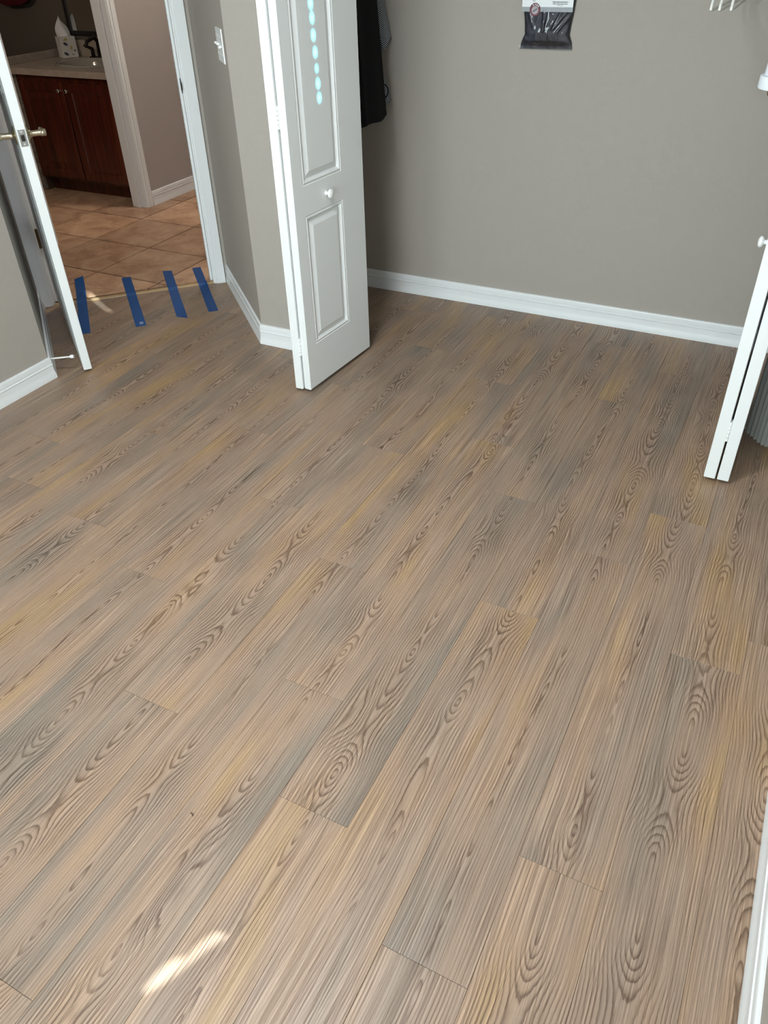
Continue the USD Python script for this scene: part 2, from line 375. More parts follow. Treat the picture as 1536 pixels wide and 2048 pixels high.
# hall floor of terracotta tiles
hall_poly = Polygon([(-6.3, 2.3), (-3.30, 2.3), (-3.30, 2.58), (-2.66, 3.22), (-2.6, 3.28), (-2.0, 3.28), (-2.0, 5.8), (-6.3, 5.8)])
fl2 = tag(UsdGeom.Xform.Define(stage, '/World/floor_001').GetPrim(), 'terracotta tile floor in the hall beyond the open door', 'floor', kind='structure')
used['/World/floor'] = 2
obj('grout_bed', prism(hall_poly, -.03, -.0035), M['grout'], fl2)
TP, TX0, TY0 = .431, -2.932, 3.032
for i in range(-8, 3):
    for j in range(-3, 8):
        x0, y0 = TX0 + TP * i, TY0 + TP * j
        if x0 + TP < -6.3 or y0 > 5.8: continue
        c = sbox(x0 + .0035, y0 + .0035, x0 + TP - .0035, y0 + TP - .0035).intersection(hall_poly)
        if c.is_empty or c.geom_type != 'Polygon' or c.area < 1e-3: continue
        t = c.buffer(-.0025, join_style=2)
        if t.is_empty or t.geom_type != 'Polygon': continue
        m = cat(prism(t, -.004, 0.0), prism(c, -.012, -.0018))
        obj('tile', m, M['tile'], fl2)

# ------------------------------------------------------------------ walls
CZ = 2.44
W = M['wall']
struct('ceiling', bx(-6.4, .45, -1.45, 5.95, CZ, CZ + .1), M['ceiling'], 'white ceiling over room, closet and hall', 'ceiling')
struct('wall_left', wall_poly([(LX, BY), (LX, 1.995), (LX - .09, 1.995), (LX - .12, BY)], 0, CZ), W, 'greige wall along the left of the room behind the open door', 'wall')
d = np.array(ALC_L1) - np.array(ALC_L0); d /= np.linalg.norm(d); nL = np.array([d[1], -d[0]])   # away from the alcove
q = lambda p, n_, t: tuple(np.array(p) + np.array(n_) * t)
struct('wall_alcove_left', wall_poly([ALC_L0, ALC_L1, q(ALC_L1, (-S2, S2), .12), (-3.6, 2.50), (-2.72, 1.9), (LX - .09, 1.995)], 0, CZ), W, 'slanting greige wall between left wall and entry doorway', 'wall')
struct('wall_alcove_right', wall_poly([CORN, DW_RN, (DW_RN[0] - .020, DW_RN[1] - .020), (DW_RN[0] - .020 - .085, DW_RN[1] - .020 + .085), (-2.60, 3.36), (-1.96, 2.727), (CLX - .01, 2.66)], 0, CZ), W, 'slanting greige wall carrying the light switch right of the doorway', 'wall')
struct('wall_closet_left', wall_poly([(CLX, 2.72), (CLX, CY + .1), (CLX - .1, CY + .1), (CLX - .1, 2.84)], 0, CZ), W, 'shadowed left wall inside the closet', 'wall')
OPL, OPR, OPH, FT = -1.655, .165, 2.05, 2.765            # the closet opening
struct('wall_closet_front_left', wall_poly([CORN, (OPL, 2.645), (OPL, FT), (CLX + .0005, FT), (CLX + .0005, 2.66)], 0, CZ), W, 'narrow greige wall between slanting wall and left bifold door', 'wall')
struct('wall_closet_front_right', bx(OPR, RX, 2.645, FT, 0, CZ), W, 'narrow greige wall right of the closet opening', 'wall')
struct('wall_closet_header', bx(OPL, OPR, 2.645, FT, OPH, CZ), W, 'greige wall strip above the closet opening', 'wall')
struct('wall_closet_back', bx(CLX, RX, CY, CY + .1, 0, CZ), W, 'wide greige back wall of the closet', 'wall')
# right wall with two window openings covered by shades (outside the frame)
SW = [(1.40, 2.36, .95, 2.40), (-.50, .40, .20, 2.0)]     # y0, y1, z0, z1
def wall_with_holes(u0, u1, z0, z1, holes, t):
    p = sbox(u0, z0, u1, z1)
    for h in holes: p = p.difference(sbox(h[0], h[2], h[1], h[3]))
    return trimesh.creation.extrude_polygon(p, t)        # in (u, z), thickness along local z
def to_x(m, x):   # (u, z, t) -> world wall whose room face is at x, thickness towards +x
    v = m.vertices.copy(); m = m.copy(); m.vertices = np.column_stack([x + v[:, 2], v[:, 0], v[:, 1]]); m.fix_normals(); return m
def to_y(m, y):   # thickness towards -y
    v = m.vertices.copy(); m = m.copy(); m.vertices = np.column_stack([v[:, 0], y - v[:, 2], v[:, 1]]); m.fix_normals(); return m
struct('wall_right', to_x(wall_with_holes(BY - .12, CY + .1, 0, CZ, SW, .12), RX), W, 'greige wall along the right of the room', 'wall')
struct('wall_back', to_y(wall_with_holes(LX - .1, RX, 0, CZ, [(WIN['x0'], WIN['x1'], WIN['z0'], WIN['z1'])], .12), BY), W, 'greige wall with the wide window behind the viewer', 'wall')
# the doorway wall, with its opening
a0, a1 = np.array(ALC_L1), np.array(DW_R); dd = (a1 - a0) / np.linalg.norm(a1 - a0); WL = np.linalg.norm(a1 - a0)
nOut = np.array([-S2, S2])                                # towards the hall
DO0, DO1, DOH = .062, WL - .062, 2.05
H_ = np.array(a0)
def dwpoly(s0, s1, t0, t1): return [tuple(a0 + dd * s0 + nOut * t0), tuple(a0 + dd * s1 + nOut * t0), tuple(a0 + dd * s1 + nOut * t1), tuple(a0 + dd * s0 + nOut * t1)]
struct('wall_doorway_header', wall_poly(dwpoly(-.0, WL, 0, .12), DOH + .02, CZ), W, 'greige wall above the entry doorway', 'wall')
HW = M['hallwall']
struct('wall_hall_right', wall_poly([(-2.0, 3.35), (-2.0, 5.7), (-1.9, 5.7), (-1.9, 3.56), (-1.98, 3.56)], 0, CZ), HW, 'hall wall on the far side of the closet', 'wall')
struct('wall_hall_front_right', wall_poly([tuple(a1 + nOut * .0), (-2.52, 3.288), (-2.0, 3.28), (-2.0, 3.4), (-2.62, 3.4), tuple(a1 + nOut * .12)], 0, CZ), HW, 'short hall wall beside the doorway', 'wall')
struct('wall_hall_front_left', wall_poly([tuple(a0 + nOut * .12 - dd * .0), tuple(a0 + nOut * .11 - dd * .1), (-4.05, 2.45), (-4.05, 2.58)], 0, CZ), HW, 'hall wall left of the doorway', 'wall')
struct('wall_hall_back', bx(-4.05, -1.9, 5.7, 5.8, 0, CZ), HW, 'far end wall of the hall', 'wall')
BD0, BD1 = 3.30, 4.10                                       # bathroom doorway in y
struct('wall_hall_left', cat(bx(-4.04, -3.93, BD1 + .018, 5.7, 0, CZ)), HW, 'taupe hall wall right of the bathroom doorway', 'wall')
struct('wall_hall_left_near', bx(-4.04, -3.93, 2.5, BD0 - .018, 0, CZ), HW, 'taupe hall wall left of the bathroom doorway', 'wall')
struct('wall_hall_left_header', bx(-4.04, -3.93, BD0 - .018, BD1 + .018, 2.06, CZ), HW, 'taupe hall wall above the bathroom doorway', 'wall')
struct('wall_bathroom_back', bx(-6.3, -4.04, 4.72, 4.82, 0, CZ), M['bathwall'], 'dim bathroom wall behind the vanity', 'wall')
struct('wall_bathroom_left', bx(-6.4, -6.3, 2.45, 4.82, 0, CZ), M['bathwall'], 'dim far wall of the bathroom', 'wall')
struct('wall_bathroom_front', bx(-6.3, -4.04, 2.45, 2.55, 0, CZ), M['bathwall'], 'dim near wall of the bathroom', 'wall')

# ------------------------------------------------------------------ baseboards
BB = [(0, 0), (.0165, 0), (.0165, .006), (.0150, .016), (.0125, .027), (.0110, .034), (.0105, .054), (.0122, .0565), (.0122, .0605), (.0088, .0630), (.0088, .0655), (.0100, .0670), (.0095, .0835), (.0075, .0875), (.0040, .0895), (0, .0898)]
def baseboard(name, path, side, label): struct(name, sweep_profile(BB, path, side), M['trim'], label, 'baseboard', smooth=25)
baseboard('baseboard_closet', [(CLX, CY), (RX, CY)], -1, 'white moulded baseboard along the closet back wall')
baseboard('baseboard_corner', [DW_RN, CORN, (OPL - .002, 2.645)], -1, 'white moulded baseboard bending round the corner by the left bifold door')
baseboard('baseboard_left', [(LX, BY), ALC_L0, tuple(np.array(ALC_L1) - d * .012)], -1, 'white moulded baseboard on the left wall bending behind the open door')
baseboard('baseboard_right', [(RX, BY), (RX, 2.645)], 1, 'white moulded baseboard along the right wall')
baseboard('baseboard_hall', [(-3.93, 4.168), (-3.93, 5.7)], -1, 'white moulded baseboard on the hall wall beyond the doorway')

# ------------------------------------------------------------------ frame of the entry doorway
CAS = .057
def slab(s0, s1, t0, t1, z0, z1, r=.002):
    m = rbox(s0, s1, t0, t1, z0, z1, r); T = np.eye(4); T[:2, 0] = dd; T[:2, 1] = nOut; T[:2, 3] = a0; m.apply_transform(T); return m
fr = tag(thing('trim_1'), 'white painted frame of the entry doorway', 'door frame', kind='structure')
def casing(s0, s1, z1, inner):   # stepped casing: thick outer edge, bead inside
    if inner: return cat(slab(s0, s1 - .011, -.015, .004, 0, z1), slab(s1 - .013, s1, -.009, .004, 0, z1))
    return cat(slab(s0 + .011, s1, -.015, .004, 0, z1), slab(s0, s0 + .013, -.009, .004, 0, z1))
obj('side_casing', casing(.002, .002 + CAS, DOH + .05, True), M['trim'], fr)
obj('side_casing', casing(WL - .002 - CAS, WL - .002, DOH + .05, False), M['trim'], fr)
obj('head_casing', slab(.002, WL - .002, -.014, .004, DOH, DOH + .055), M['trim'], fr)
for s0, s1 in ((DO0 - .016, DO0 + .003), (DO1 - .003, DO1 + .016)):
    obj('jamb', slab(s0, s1, -.002, .124, 0, DOH), M['trim'], fr)
obj('head_jamb', slab(DO0, DO1, -.002, .124, DOH - .015, DOH + .02), M['trim'], fr)
for s0, s1 in ((DO0 + .002, DO0 + .014), (DO1 - .014, DO1 - .002)):
    obj('stop', slab(s0, s1, .045, .08, 0, DOH - .015), M['trim'], fr)
sp = cat(slab(DO1 - .0055, DO1 - .002, -.001, .036, .897, .955, .001), slab(DO1 - .008, DO1 - .003, -.015, .002, .910, .944, .002))
obj('strike_plate', sp, M['darkmetal'], fr, label='dark metal strike plate')
# bathroom doorway frame
fb = tag(thing('trim_2'), 'beige-lit white frame of the bathroom doorway across the hall', 'door frame', kind='structure')
obj('jamb', rbox(-4.045, -3.925, BD1, BD1 + .018, 0, 2.06, .002), M['trim'], fb)
obj('jamb', rbox(-4.045, -3.925, BD0 - .018, BD0, 0, 2.06, .002), M['trim'], fb)
obj('head_jamb', rbox(-4.045, -3.925, BD0 - .018, BD1 + .018, 2.042, 2.06, .002), M['trim'], fb)
obj('stop', rbox(-4.005, -3.97, BD1 - .012, BD1 + .002, 0, 2.042, .002), M['trim'], fb)
obj('stop', rbox(-4.005, -3.97, BD0 - .002, BD0 + .012, 0, 2.042, .002), M['trim'], fb)
for y0, y1, k in ((BD1 + .005, BD1 + .065, 1), (BD0 - .065, BD0 - .005, -1)):
    obj('side_casing', cat(rbox(-3.932, -3.918, y0, y1, 0, 2.12, .002), rbox(-3.932, -3.913, y0 + .018, y1 - .018, 0, 2.12, .002)), M['trim'], fb)
obj('head_casing', rbox(-3.932, -3.916, BD0 - .065, BD1 + .065, 2.065, 2.125, .002), M['trim'], fb)

# ------------------------------------------------------------------ panelled doors
RING = [(0, 0), (.003, -.0025), (.006, -.0010), (.010, .0002), (.0125, -.0020), (.018, -.0085), (.021, -.0090), (.0225, -.0082), (.041, -.0008), (.043, 0.0)]
def panel_slab(w, h, t, panels, both=True, ring=RING, c=.0018):
    """x in 0..w, z in 0..h, the front at y=0 facing -y, the back at y=t"""
    V, F = [], []
    def quad(*p):
        k = len(V); V.extend(p); F.append((k, k + 1, k + 2)); F.append((k, k + 2, k + 3))
    def face(y, s, pans):        # s=-1: facing -y
        P = lambda x, z, dp=0.: (x, y + s * dp, z)
        def fq(a, b, cc, e): quad(a, b, cc, e) if s < 0 else quad(a, e, cc, b)
        xs = sorted({c, w - c, *[q for p in pans for q in (p[0], p[1])]}); zs = sorted({c, h - c, *[q for p in pans for q in (p[2], p[3])]})
        for i in range(len(xs) - 1):
            for j in range(len(zs) - 1):
                mx, mz = (xs[i] + xs[i + 1]) / 2, (zs[j] + zs[j + 1]) / 2
                if any(p[0] < mx < p[1] and p[2] < mz < p[3] for p in pans): continue
                fq(P(xs[i], zs[j]), P(xs[i + 1], zs[j]), P(xs[i + 1], zs[j + 1]), P(xs[i], zs[j + 1]))
        for x0, x1, z0, z1 in pans:
            for (i0, d0), (i1, d1) in zip(ring[:-1], ring[1:]):
                A = [P(x0 + i0, z0 + i0, d0), P(x1 - i0, z0 + i0, d0), P(x1 - i0, z1 - i0, d0), P(x0 + i0, z1 - i0, d0)]
                B = [P(x0 + i1, z0 + i1, d1), P(x1 - i1, z0 + i1, d1), P(x1 - i1, z1 - i1, d1), P(x0 + i1, z1 - i1, d1)]
                for k in range(4): fq(A[k], A[(k + 1) % 4], B[(k + 1) % 4], B[k])
            i1, d1 = ring[-1]
            fq(P(x0 + i1, z0 + i1, d1), P(x1 - i1, z0 + i1, d1), P(x1 - i1, z1 - i1, d1), P(x0 + i1, z1 - i1, d1))
    face(0, -1, panels); face(t, 1, panels if both else [])
    o = [(0, c), (c, 0)]
    # rim with small chamfers
    def rect(i, y): return [(i, y, i), (w - i, y, i), (w - i, y, h - i), (i, y, h - i)]
    rr = [rect(c, 0), rect(0, c), rect(0, t - c), rect(c, t)]
    for A, B in zip(rr[:-1], rr[1:]):
        for k in range(4): quad(A[k], B[k], B[(k + 1) % 4], A[(k + 1) % 4])
    m = trimesh.Trimesh(np.array(V, float), np.array(F), process=False)
    return m

BH, BW, BT = 2.0, .452, .0305
BPAN = [(.058, .300, .175, .662), (.058, .300, .762, 1.88)]
KNOB = [(0, 0), (.009, 0), (.0085, .003), (.0062, .006), (.0062, .011), (.009, .0135), (.0148, .0165), (.0168, .0205), (.0160, .0245), (.0120, .0275), (.0060, .0290), (0, .0293)]
def bifold(name, label, a_origin, a_dir, b_origin, b_dir, knob_x, mid, mirror=False, bt=BT, bt2=None):
    t = tag(thing(name), label, 'bifold door', kind='structure')
    w = BW
    pans = [(w - p[1], w - p[0], p[2], p[3]) for p in BPAN] if mirror else BPAN
    lead = obj('door_panel', place(panel_slab(w, BH, bt, pans), (*a_origin, .015), xdir=(*a_dir, 0)), M['door'], t)
    pans2 = [(w - p[1], w - p[0], p[2], p[3]) for p in pans]
    obj('door_panel', place(panel_slab(w, BH, bt2 or bt, pans2), (*b_origin, .015), xdir=(*b_dir, 0)), M['door'], t)
    dirx = np.array([*a_dir, 0.0]); nr = np.array([a_dir[1], -a_dir[0], 0])     # outward normal of the front face
    kp = np.array([*a_origin, 0]) + dirx * knob_x + np.array([0, 0, .724])
    obj('knob', place(lathe(KNOB, 28), kp - nr * .001, zdir=nr), M['plastic'], t, smooth=40)
    for z in (.195, 1.003, 1.80):      # hinges in the gap: a leaf and knuckles
        hx, hy = mid
        kn = [place(trimesh.creation.cylinder(radius=.0042, height=.0125, sections=14), (hx, hy - .0005, z - .028 + .014 * i)) for i in range(5)]
        leaf = bx(hx - .0045, hx + .0045, hy + .002, hy + .020, z - .034, z + .034)
        obj('hinge', cat(*kn, leaf), M['plastic'], t)
    return t
ta = np.array([.0664, .9978])
A0 = np.array([-1.5495, 2.3235])
bifold('door_2', 'white panelled bifold closet door folded open at left, with cyan light dots', A0, ta, (-1.6170, 2.3165 + BW), (0.0, -1.0), .197, (-1.5815, 2.321), bt2=.0340)
bifold('door_3', 'white bifold closet door folded open at right, seen edge on', (-.0490, 2.348 + BW), (0.0, -1.0), (.0290, 2.3495), (-.012, .99993), .255, (-.0102, 2.351), mirror=True, bt=.036)

# closet door track under the header and rod inside, both above the frame
tr = tag(obj('door_track', bx(OPL, OPR, 2.735, 2.757, OPH - .018, OPH), M['trim']), 'white track under the header that guides the bifold doors', 'track')
rod = tag(obj('closet_rod', place(trimesh.creation.cylinder(radius=.016, height=RX - CLX, sections=20), ((RX + CLX) / 2, 3.12, 1.60), zdir=(1, 0, 0)), M['hangerwhite'], smooth=40), 'white rod across the closet carrying the hanging clothes', 'closet rod')

# ------------------------------------------------------------------ entry door leaf
ld = np.array([.795, -.606]); ld /= np.linalg.norm(ld)
LW, LT, LH = .822, .034, 2.03
end_left = np.array([-2.531, 2.078])                     # leaf end, left face
door1 = tag(thing('door_1'), 'white panelled entry door standing open at the left, edge towards the viewer', 'door', kind='structure')
hinge_left = end_left - ld * LW
# local x from hinge to edge, front (y=0) must face left/down: normal = (ld.y, -ld.x) -> (-.606,-.795)
DP = [(.11, .375, .22, .80), (.447, .712, .22, .80), (.11, .375, .99, 1.88), (.447, .712, .99, 1.88)]
obj('leaf', place(panel_slab(LW, LH, LT, DP), (*hinge_left, .014), xdir=(*ld, 0)), M['door'], door1)
nf = np.array([ld[1], -ld[0], 0.0]); e3 = np.array([*ld, 0.0])
ROSE = [(0, 0), (.031, 0), (.032, .003), (.030, .006), (.020, .009), (.014, .012), (.0115, .016), (.0105, .024), (.0105, .046), (.0125, .052), (.0125, .066), (.010, .069), (0, .069)]
kc = np.array([*end_left, 0.0]) - e3 * .062 + np.array([0, 0, .922])
for sgn, off in ((1, -.0005), (-1, LT - .0005)):
    base_ = kc - nf * off if sgn > 0 else kc - nf * off
    h_ = obj('handle', place(lathe(ROSE, 32), base_, zdir=nf * sgn), M['nickel'], door1, smooth=40)
    c0 = base_ + nf * sgn * .058
    obj('lever', tube([c0 + e3 * .004, c0 - e3 * .035, c0 - e3 * .095 + np.array([0, 0, -.004])], [.0115, .0100, .0075], 14), M['nickel'], h_, smooth=50)
# latch face plate on the edge
T = np.eye(4); T[:3, 0] = -nf; T[:3, 1] = e3; T[:3, 2] = (0, 0, 1); T[:3, 3] = np.array([*end_left, .922])
def on_edge(m): m = m.copy(); m.apply_transform(T); return m
pl = on_edge(rbox(.0045, .0295, -.002, .0012, -.0285, .0285, .001))
lp = obj('latch_plate', pl, M['latch'], door1, label='steel latch plate set into the door edge')
obj('latch_bolt', on_edge(rbox(.0105, .0235, 0, .0055, -.0105, .0105, .002)), M['darkmetal'], lp)
for z in (-.020, .020): obj('screw', on_edge(place(trimesh.creation.cylinder(radius=.0036, height=.002, sections=16), (.017, .0011, z), zdir=(0, 1, 0))), M['chrome'], lp)
hp = np.array([*hinge_left, 0.0]) + np.array([-.006, -.004, 0]) - nf * .0
for z in (.34, 1.05, 1.80):
    kn = place(trimesh.creation.cylinder(radius=.006, height=.09, sections=16), (hp[0], hp[1], z))
    lf = rbox(-.002, .030, -.0015, .0015, -.045, .045, .0008)
    lf = place(lf, (hp[0], hp[1], z), xdir=(dd[0], dd[1], 0)) if False else place(lf, (hp[0] + .0, hp[1], z), xdir=(-nOut[0] * -.2 + dd[0] * .3, nOut[1] * .9, 0))
    obj('hinge', cat(kn, lf), M['hinge'], door1)

# ------------------------------------------------------------------ transition strip and tape at the doorway
ts0, ts1 = np.array([-3.228, 2.583]), np.array([-2.652, 3.178])
tdir = (ts1 - ts0) / np.linalg.norm(ts1 - ts0); tn = np.array([tdir[1], -tdir[0]])   # towards the room
prof = [(-.016, .0002), (-.016, .003), (-.010, .0062), (.0, .0075), (.010, .0068), (.016, .0045), (.0175, .0002)]
TSM = sweep_profile([(p[0], p[1]) for p in prof], [tuple(ts0), tuple(ts1)], -1)
tag(obj('transition_strip', TSM, M['strip'], smooth=60), 'thin tan transition strip between the hall tile and the plank floor', 'floor strip')
def tape(p0, p1, width, label, skew0=0., skew1=0., curl=False, mark=False):
    """a strip of tape lying over the transition strip from p0 (tile side) to p1 (plank side)"""
    p0, p1 = np.array(p0), np.array(p1); dl = p1 - p0; Lh = np.linalg.norm(dl); dl /= Lh; w = np.array([-dl[1], dl[0]])
    n_, k_ = 60, 6; V = []
    for lay in (0, 1):
        for i in range(n_ + 1):
            for j in range(k_ + 1):
                s = i / n_; a = (j / k_ - .5)
                off = (skew0 * (1 - s) ** 8 + skew1 * s ** 8) * a
                P = p0 + dl * (s * Lh + off) + w * a * width * (1 + .015 * math.sin(9 * s + j))
                dist = (P - ts0) @ tn
                z = .0006 + .0078 * math.exp(-(max(abs(dist - .001) - .010, 0) / .011) ** 2) + .0006 * max(0, math.sin(37 * s + 5 * a + p0[0] * 9)) * (.4 + abs(a))
                if curl and s < .16: z += .030 * (1 - s / .16) ** 2 * (.75 + .4 * (a + .5))
                V.append((*P, z + (.0004 if lay == 0 else 0)))
    F = []; W1 = k_ + 1; B0 = (n_ + 1) * W1
    for i in range(n_):
        for j in range(k_):
            a_, b_ = i * W1 + j, i * W1 + j + 1
            F += [(a_, a_ + W1, b_ + W1), (a_, b_ + W1, b_), (B0 + a_, B0 + b_ + W1, B0 + a_ + W1), (B0 + a_, B0 + b_, B0 + b_ + W1)]
    edge = [i * W1 for i in range(n_ + 1)] + [n_ * W1 + j for j in range(1, W1)] + [i * W1 + k_ for i in range(n_ - 1, -1, -1)] + [j for j in range(k_ - 1, 0, -1)]
    for e in range(len(edge)):
        a_, b_ = edge[e], edge[(e + 1) % len(edge)]; F += [(a_, b_, B0 + b_), (a_, B0 + b_, B0 + a_)]
    m = trimesh.Trimesh(np.array(V), np.array(F), process=False); m.fix_normals()
    if not mark:
        return tag(obj('tape_strip', m, M['tape'], smooth=30), label, 'tape', 'blue tape strips across the threshold')
    t = tag(thing('tape_strip'), label, 'tape', 'blue tape strips across the threshold')
    obj('tape', m, M['tape'], t, smooth=30)
    bars = []
    for r_, (s0, s1) in enumerate(((.928, .938), (.944, .954), (.962, .968))):
        for c_ in range(5):
            a0_, a1_ = -.06 + .075 * c_, -.06 + .075 * c_ + (.055 if (r_ + c_) % 3 else .04)
            pts = [p0 + dl * s * Lh + w * a_ * width for s, a_ in ((s0, a0_), (s1, a0_), (s1, a1_), (s0, a1_))]
            bars.append(prism(Polygon(pts), .0006, .0014))
    obj('print', cat(*bars), M['tapeprint'], t, label='tiny worn white print')
    return t
mid = lambda a, b: ((a[0] + b[0]) / 2, (a[1] + b[1]) / 2)
tape(mid((-3.344, 2.852), (-3.315, 2.881)), mid((-2.81, 2.393), (-2.839, 2.374)), .048, 'leftmost blue tape strip with curled upper end, partly behind the open door', curl=True)
tape(mid((-3.163, 3.009), (-3.143, 3.05)), mid((-2.622, 2.574), (-2.652, 2.542)), .048, 'second blue tape strip from the left with tiny white print at its lower end', mark=True)
tape(mid((-3.019, 3.176), (-2.998, 3.219)), mid((-2.512, 2.748), (-2.530, 2.693)), .048, 'third blue tape strip from the left with a slanted lower end', skew0=.01, skew1=.035)
tape(mid((-2.901, 3.285), (-2.877, 3.321)), mid((-2.408, 2.856), (-2.445, 2.832)), .046, 'rightmost blue tape strip nearest the right door jamb')

# ------------------------------------------------------------------ spring door stop on the baseboard
ds = tag(thing('door_stop'), 'small white-tipped door stop sticking out of the left baseboard', 'door stop')
q0 = np.array([*(np.array(ALC_L0) + d * .03 - nL * .0105), .072]); q1 = np.array([-2.548, 2.060, .083])
ax = (q1 - q0) / np.linalg.norm(q1 - q0); LN = np.linalg.norm(q1 - q0)
obj('base_cup', place(lathe([(0, 0), (.011, 0), (.011, .003), (.006, .009), (0, .009)], 20), q0, zdir=ax), M['chrome'], ds, smooth=40)
obj('stem', place(lathe([(0, .004), (.0036, .004), (.0036, LN - .012), (0, LN - .012)], 14), q0, zdir=ax), M['hangerwhite'], ds, smooth=40)
obj('tip', place(lathe([(0, LN - .015), (.006, LN - .015), (.0075, LN - .011), (.0075, LN - .002), (.006, LN), (0, LN)], 20), q0, zdir=ax), M['rubber'], ds, smooth=40)

# ------------------------------------------------------------------ light switch
sd = np.array([S2, -S2]); sn = np.array([-S2, -S2])
sc_ = np.array([-2.090, 2.739])
def on_wall(m, z):
    T = np.eye(4); T[:2, 0] = sd; T[:2, 1] = -sn; T[:3, 2] = (0, 0, 1); T[:2, 3] = sc_; T[2, 3] = z; m = m.copy(); m.apply_transform(T); return m
sw = tag(thing('light_switch'), 'white three-gang light switch plate on the slanting wall right of the doorway', 'light switch')
SZ = 1.150
obj('wall_plate', on_wall(rbox(-.083, .083, -.006, .001, -.057, .057, .003), SZ), M['plastic'], sw)
for k, up in ((-.046, 1), (0, 1), (.046, -1)):
    tg = rbox(-.005, .005, -.0155, -.003, -.004, .004, .0015); tg.apply_transform(trimesh.transformations.rotation_matrix(-.30 * up, (1, 0, 0)))
    tg.apply_translation((k, -.001, 0)); obj('toggle', on_wall(tg, SZ), M['plastic'], sw)
    for z in (-.03, .03): obj('screw', on_wall(place(trimesh.creation.cylinder(radius=.003, height=.0015, sections=12), (k, -.0062, z), zdir=(0, 1, 0)), SZ), M['plastic'], sw)

# ------------------------------------------------------------------ bathroom vanity
VX0, VX1, VY, VB = -4.925, -4.045, 4.17, 4.72
van = tag(thing('vanity_cabinet'), 'dark red cherry vanity cabinet with two panelled doors in the bathroom', 'cabinet')
obj('carcass', cat(bx(VX0, VX0 + .018, VY + .02, VB, .10, .752), bx(VX1 - .018, VX1, VY + .02, VB, .10, .752), bx(VX0, VX1, VY + .02, VB, .10, .118), bx(VX0, VX1, VB - .012, VB, .10, .752)), M['cherry'], van)
obj('toe_kick', bx(VX0, VX1, VY + .085, VB, 0, .10), M['cherry'], van)
obj('face_frame', cat(bx(VX0, VX1, VY, VY + .02, .715, .752), bx(VX0, VX1, VY, VY + .02, .10, .125), bx(VX0, VX0 + .035, VY, VY + .02, .125, .715), bx(VX1 - .045, VX1, VY, VY + .02, .125, .715), bx(-4.512, -4.472, VY, VY + .02, .125, .715)), M['cherry'], van)
CR = [(0, 0), (.05, 0), (.054, -.003), (.058, -.007), (.066, -.007), (.098, -.001), (.10, 0)]
for x0, x1, kx in ((VX0 + .022, -4.497, -4.527), (-4.486, VX1 - .03, -4.458)):
    dr = obj('cabinet_door', place(panel_slab(x1 - x0, .60, .019, [(.001 + .002, x1 - x0 - .003, .003, .597)], False, CR), (x0, VY - .019, .118), xdir=(1, 0, 0)), M['cherry'], van)
    obj('door_knob', place(lathe([(0, 0), (.007, 0), (.005, .006), (.005, .010), (.011, .016), (.0125, .021), (.009, .026), (0, .0275)], 20), (kx, VY - .0185, .672), zdir=(0, -1, 0)), M['chrome'], dr, smooth=40)
ct = tag(thing('vanity_counter'), 'beige laminate counter with backsplash on top of the red vanity', 'counter')
SKX, SKY = -4.50, 4.44
hole = affinity.scale(Point(SKX, SKY).buffer(1, 48), .215, .165)
obj('countertop', cat(prism(sbox(-5.035, VY - .03, VX1, VB).difference(hole), .755, .793)), M['counter'], ct)
obj('backsplash', rbox(-4.96, VX1, VB - .018, VB, .793, .895, .003), M['counter'], ct)
obj('side_splash', rbox(-5.035, -5.012, VY + .01, VB, .793, .840, .003), M['counter'], ct)
# oval basin
def basin():
    prof_ = [(1.13, .0), (1.14, .006), (1.11, .012), (1.04, .012), (.985, .004), (.95, -.02), (.86, -.075), (.62, -.122), (.25, -.138), (.08, -.14)]
    ang = np.linspace(0, 2 * np.pi, 64, endpoint=False); V, F = [], []
    for r_, z_ in prof_: V += [(SKX + .22 * r_ * math.cos(a), SKY + .17 * r_ * math.sin(a), .793 + z_) for a in ang]
    for i in range(len(prof_) - 1):
        for j in range(64):
            a_, b_ = i * 64 + j, i * 64 + (j + 1) % 64; F += [(a_, b_, b_ + 64), (a_, b_ + 64, a_ + 64)]
    c_ = len(V); V.append((SKX, SKY, .793 - .141))
    F += [((len(prof_) - 1) * 64 + j, (len(prof_) - 1) * 64 + (j + 1) % 64, c_) for j in range(64)]
    m = trimesh.Trimesh(np.array(V), np.array(F), process=False); m.fix_normals(); 
    return m
sk = obj('basin', basin(), M['porcelain'], ct, smooth=50, label='oval bone-coloured basin')
obj('drain', place(lathe([(0, 0), (.022, 0), (.022, .003), (0, .004)], 20), (SKX, SKY, .653)), M['darkmetal'], sk, smooth=40)
FX, FY = -4.60, 4.655
fc = obj('faucet', tube([(FX, FY, .80), (FX, FY, .90), (FX, FY - .03, .925), (FX, FY - .10, .905), (FX, FY - .115, .88)], [.016, .013, .013, .012, .011]), M['darkmetal'], ct, smooth=50, label='dark bronze faucet')
obj('base', rbox(FX - .085, FX + .085, FY - .026, FY + .026, .793, .806, .005), M['darkmetal'], fc)
for s in (-1, 1):
    hd = obj('handle', tube([(FX + s * .065, FY, .80), (FX + s * .065, FY, .85), (FX + s * .085, FY - .045, .875)], [.015, .012, .007]), M['darkmetal'], fc, smooth=50)
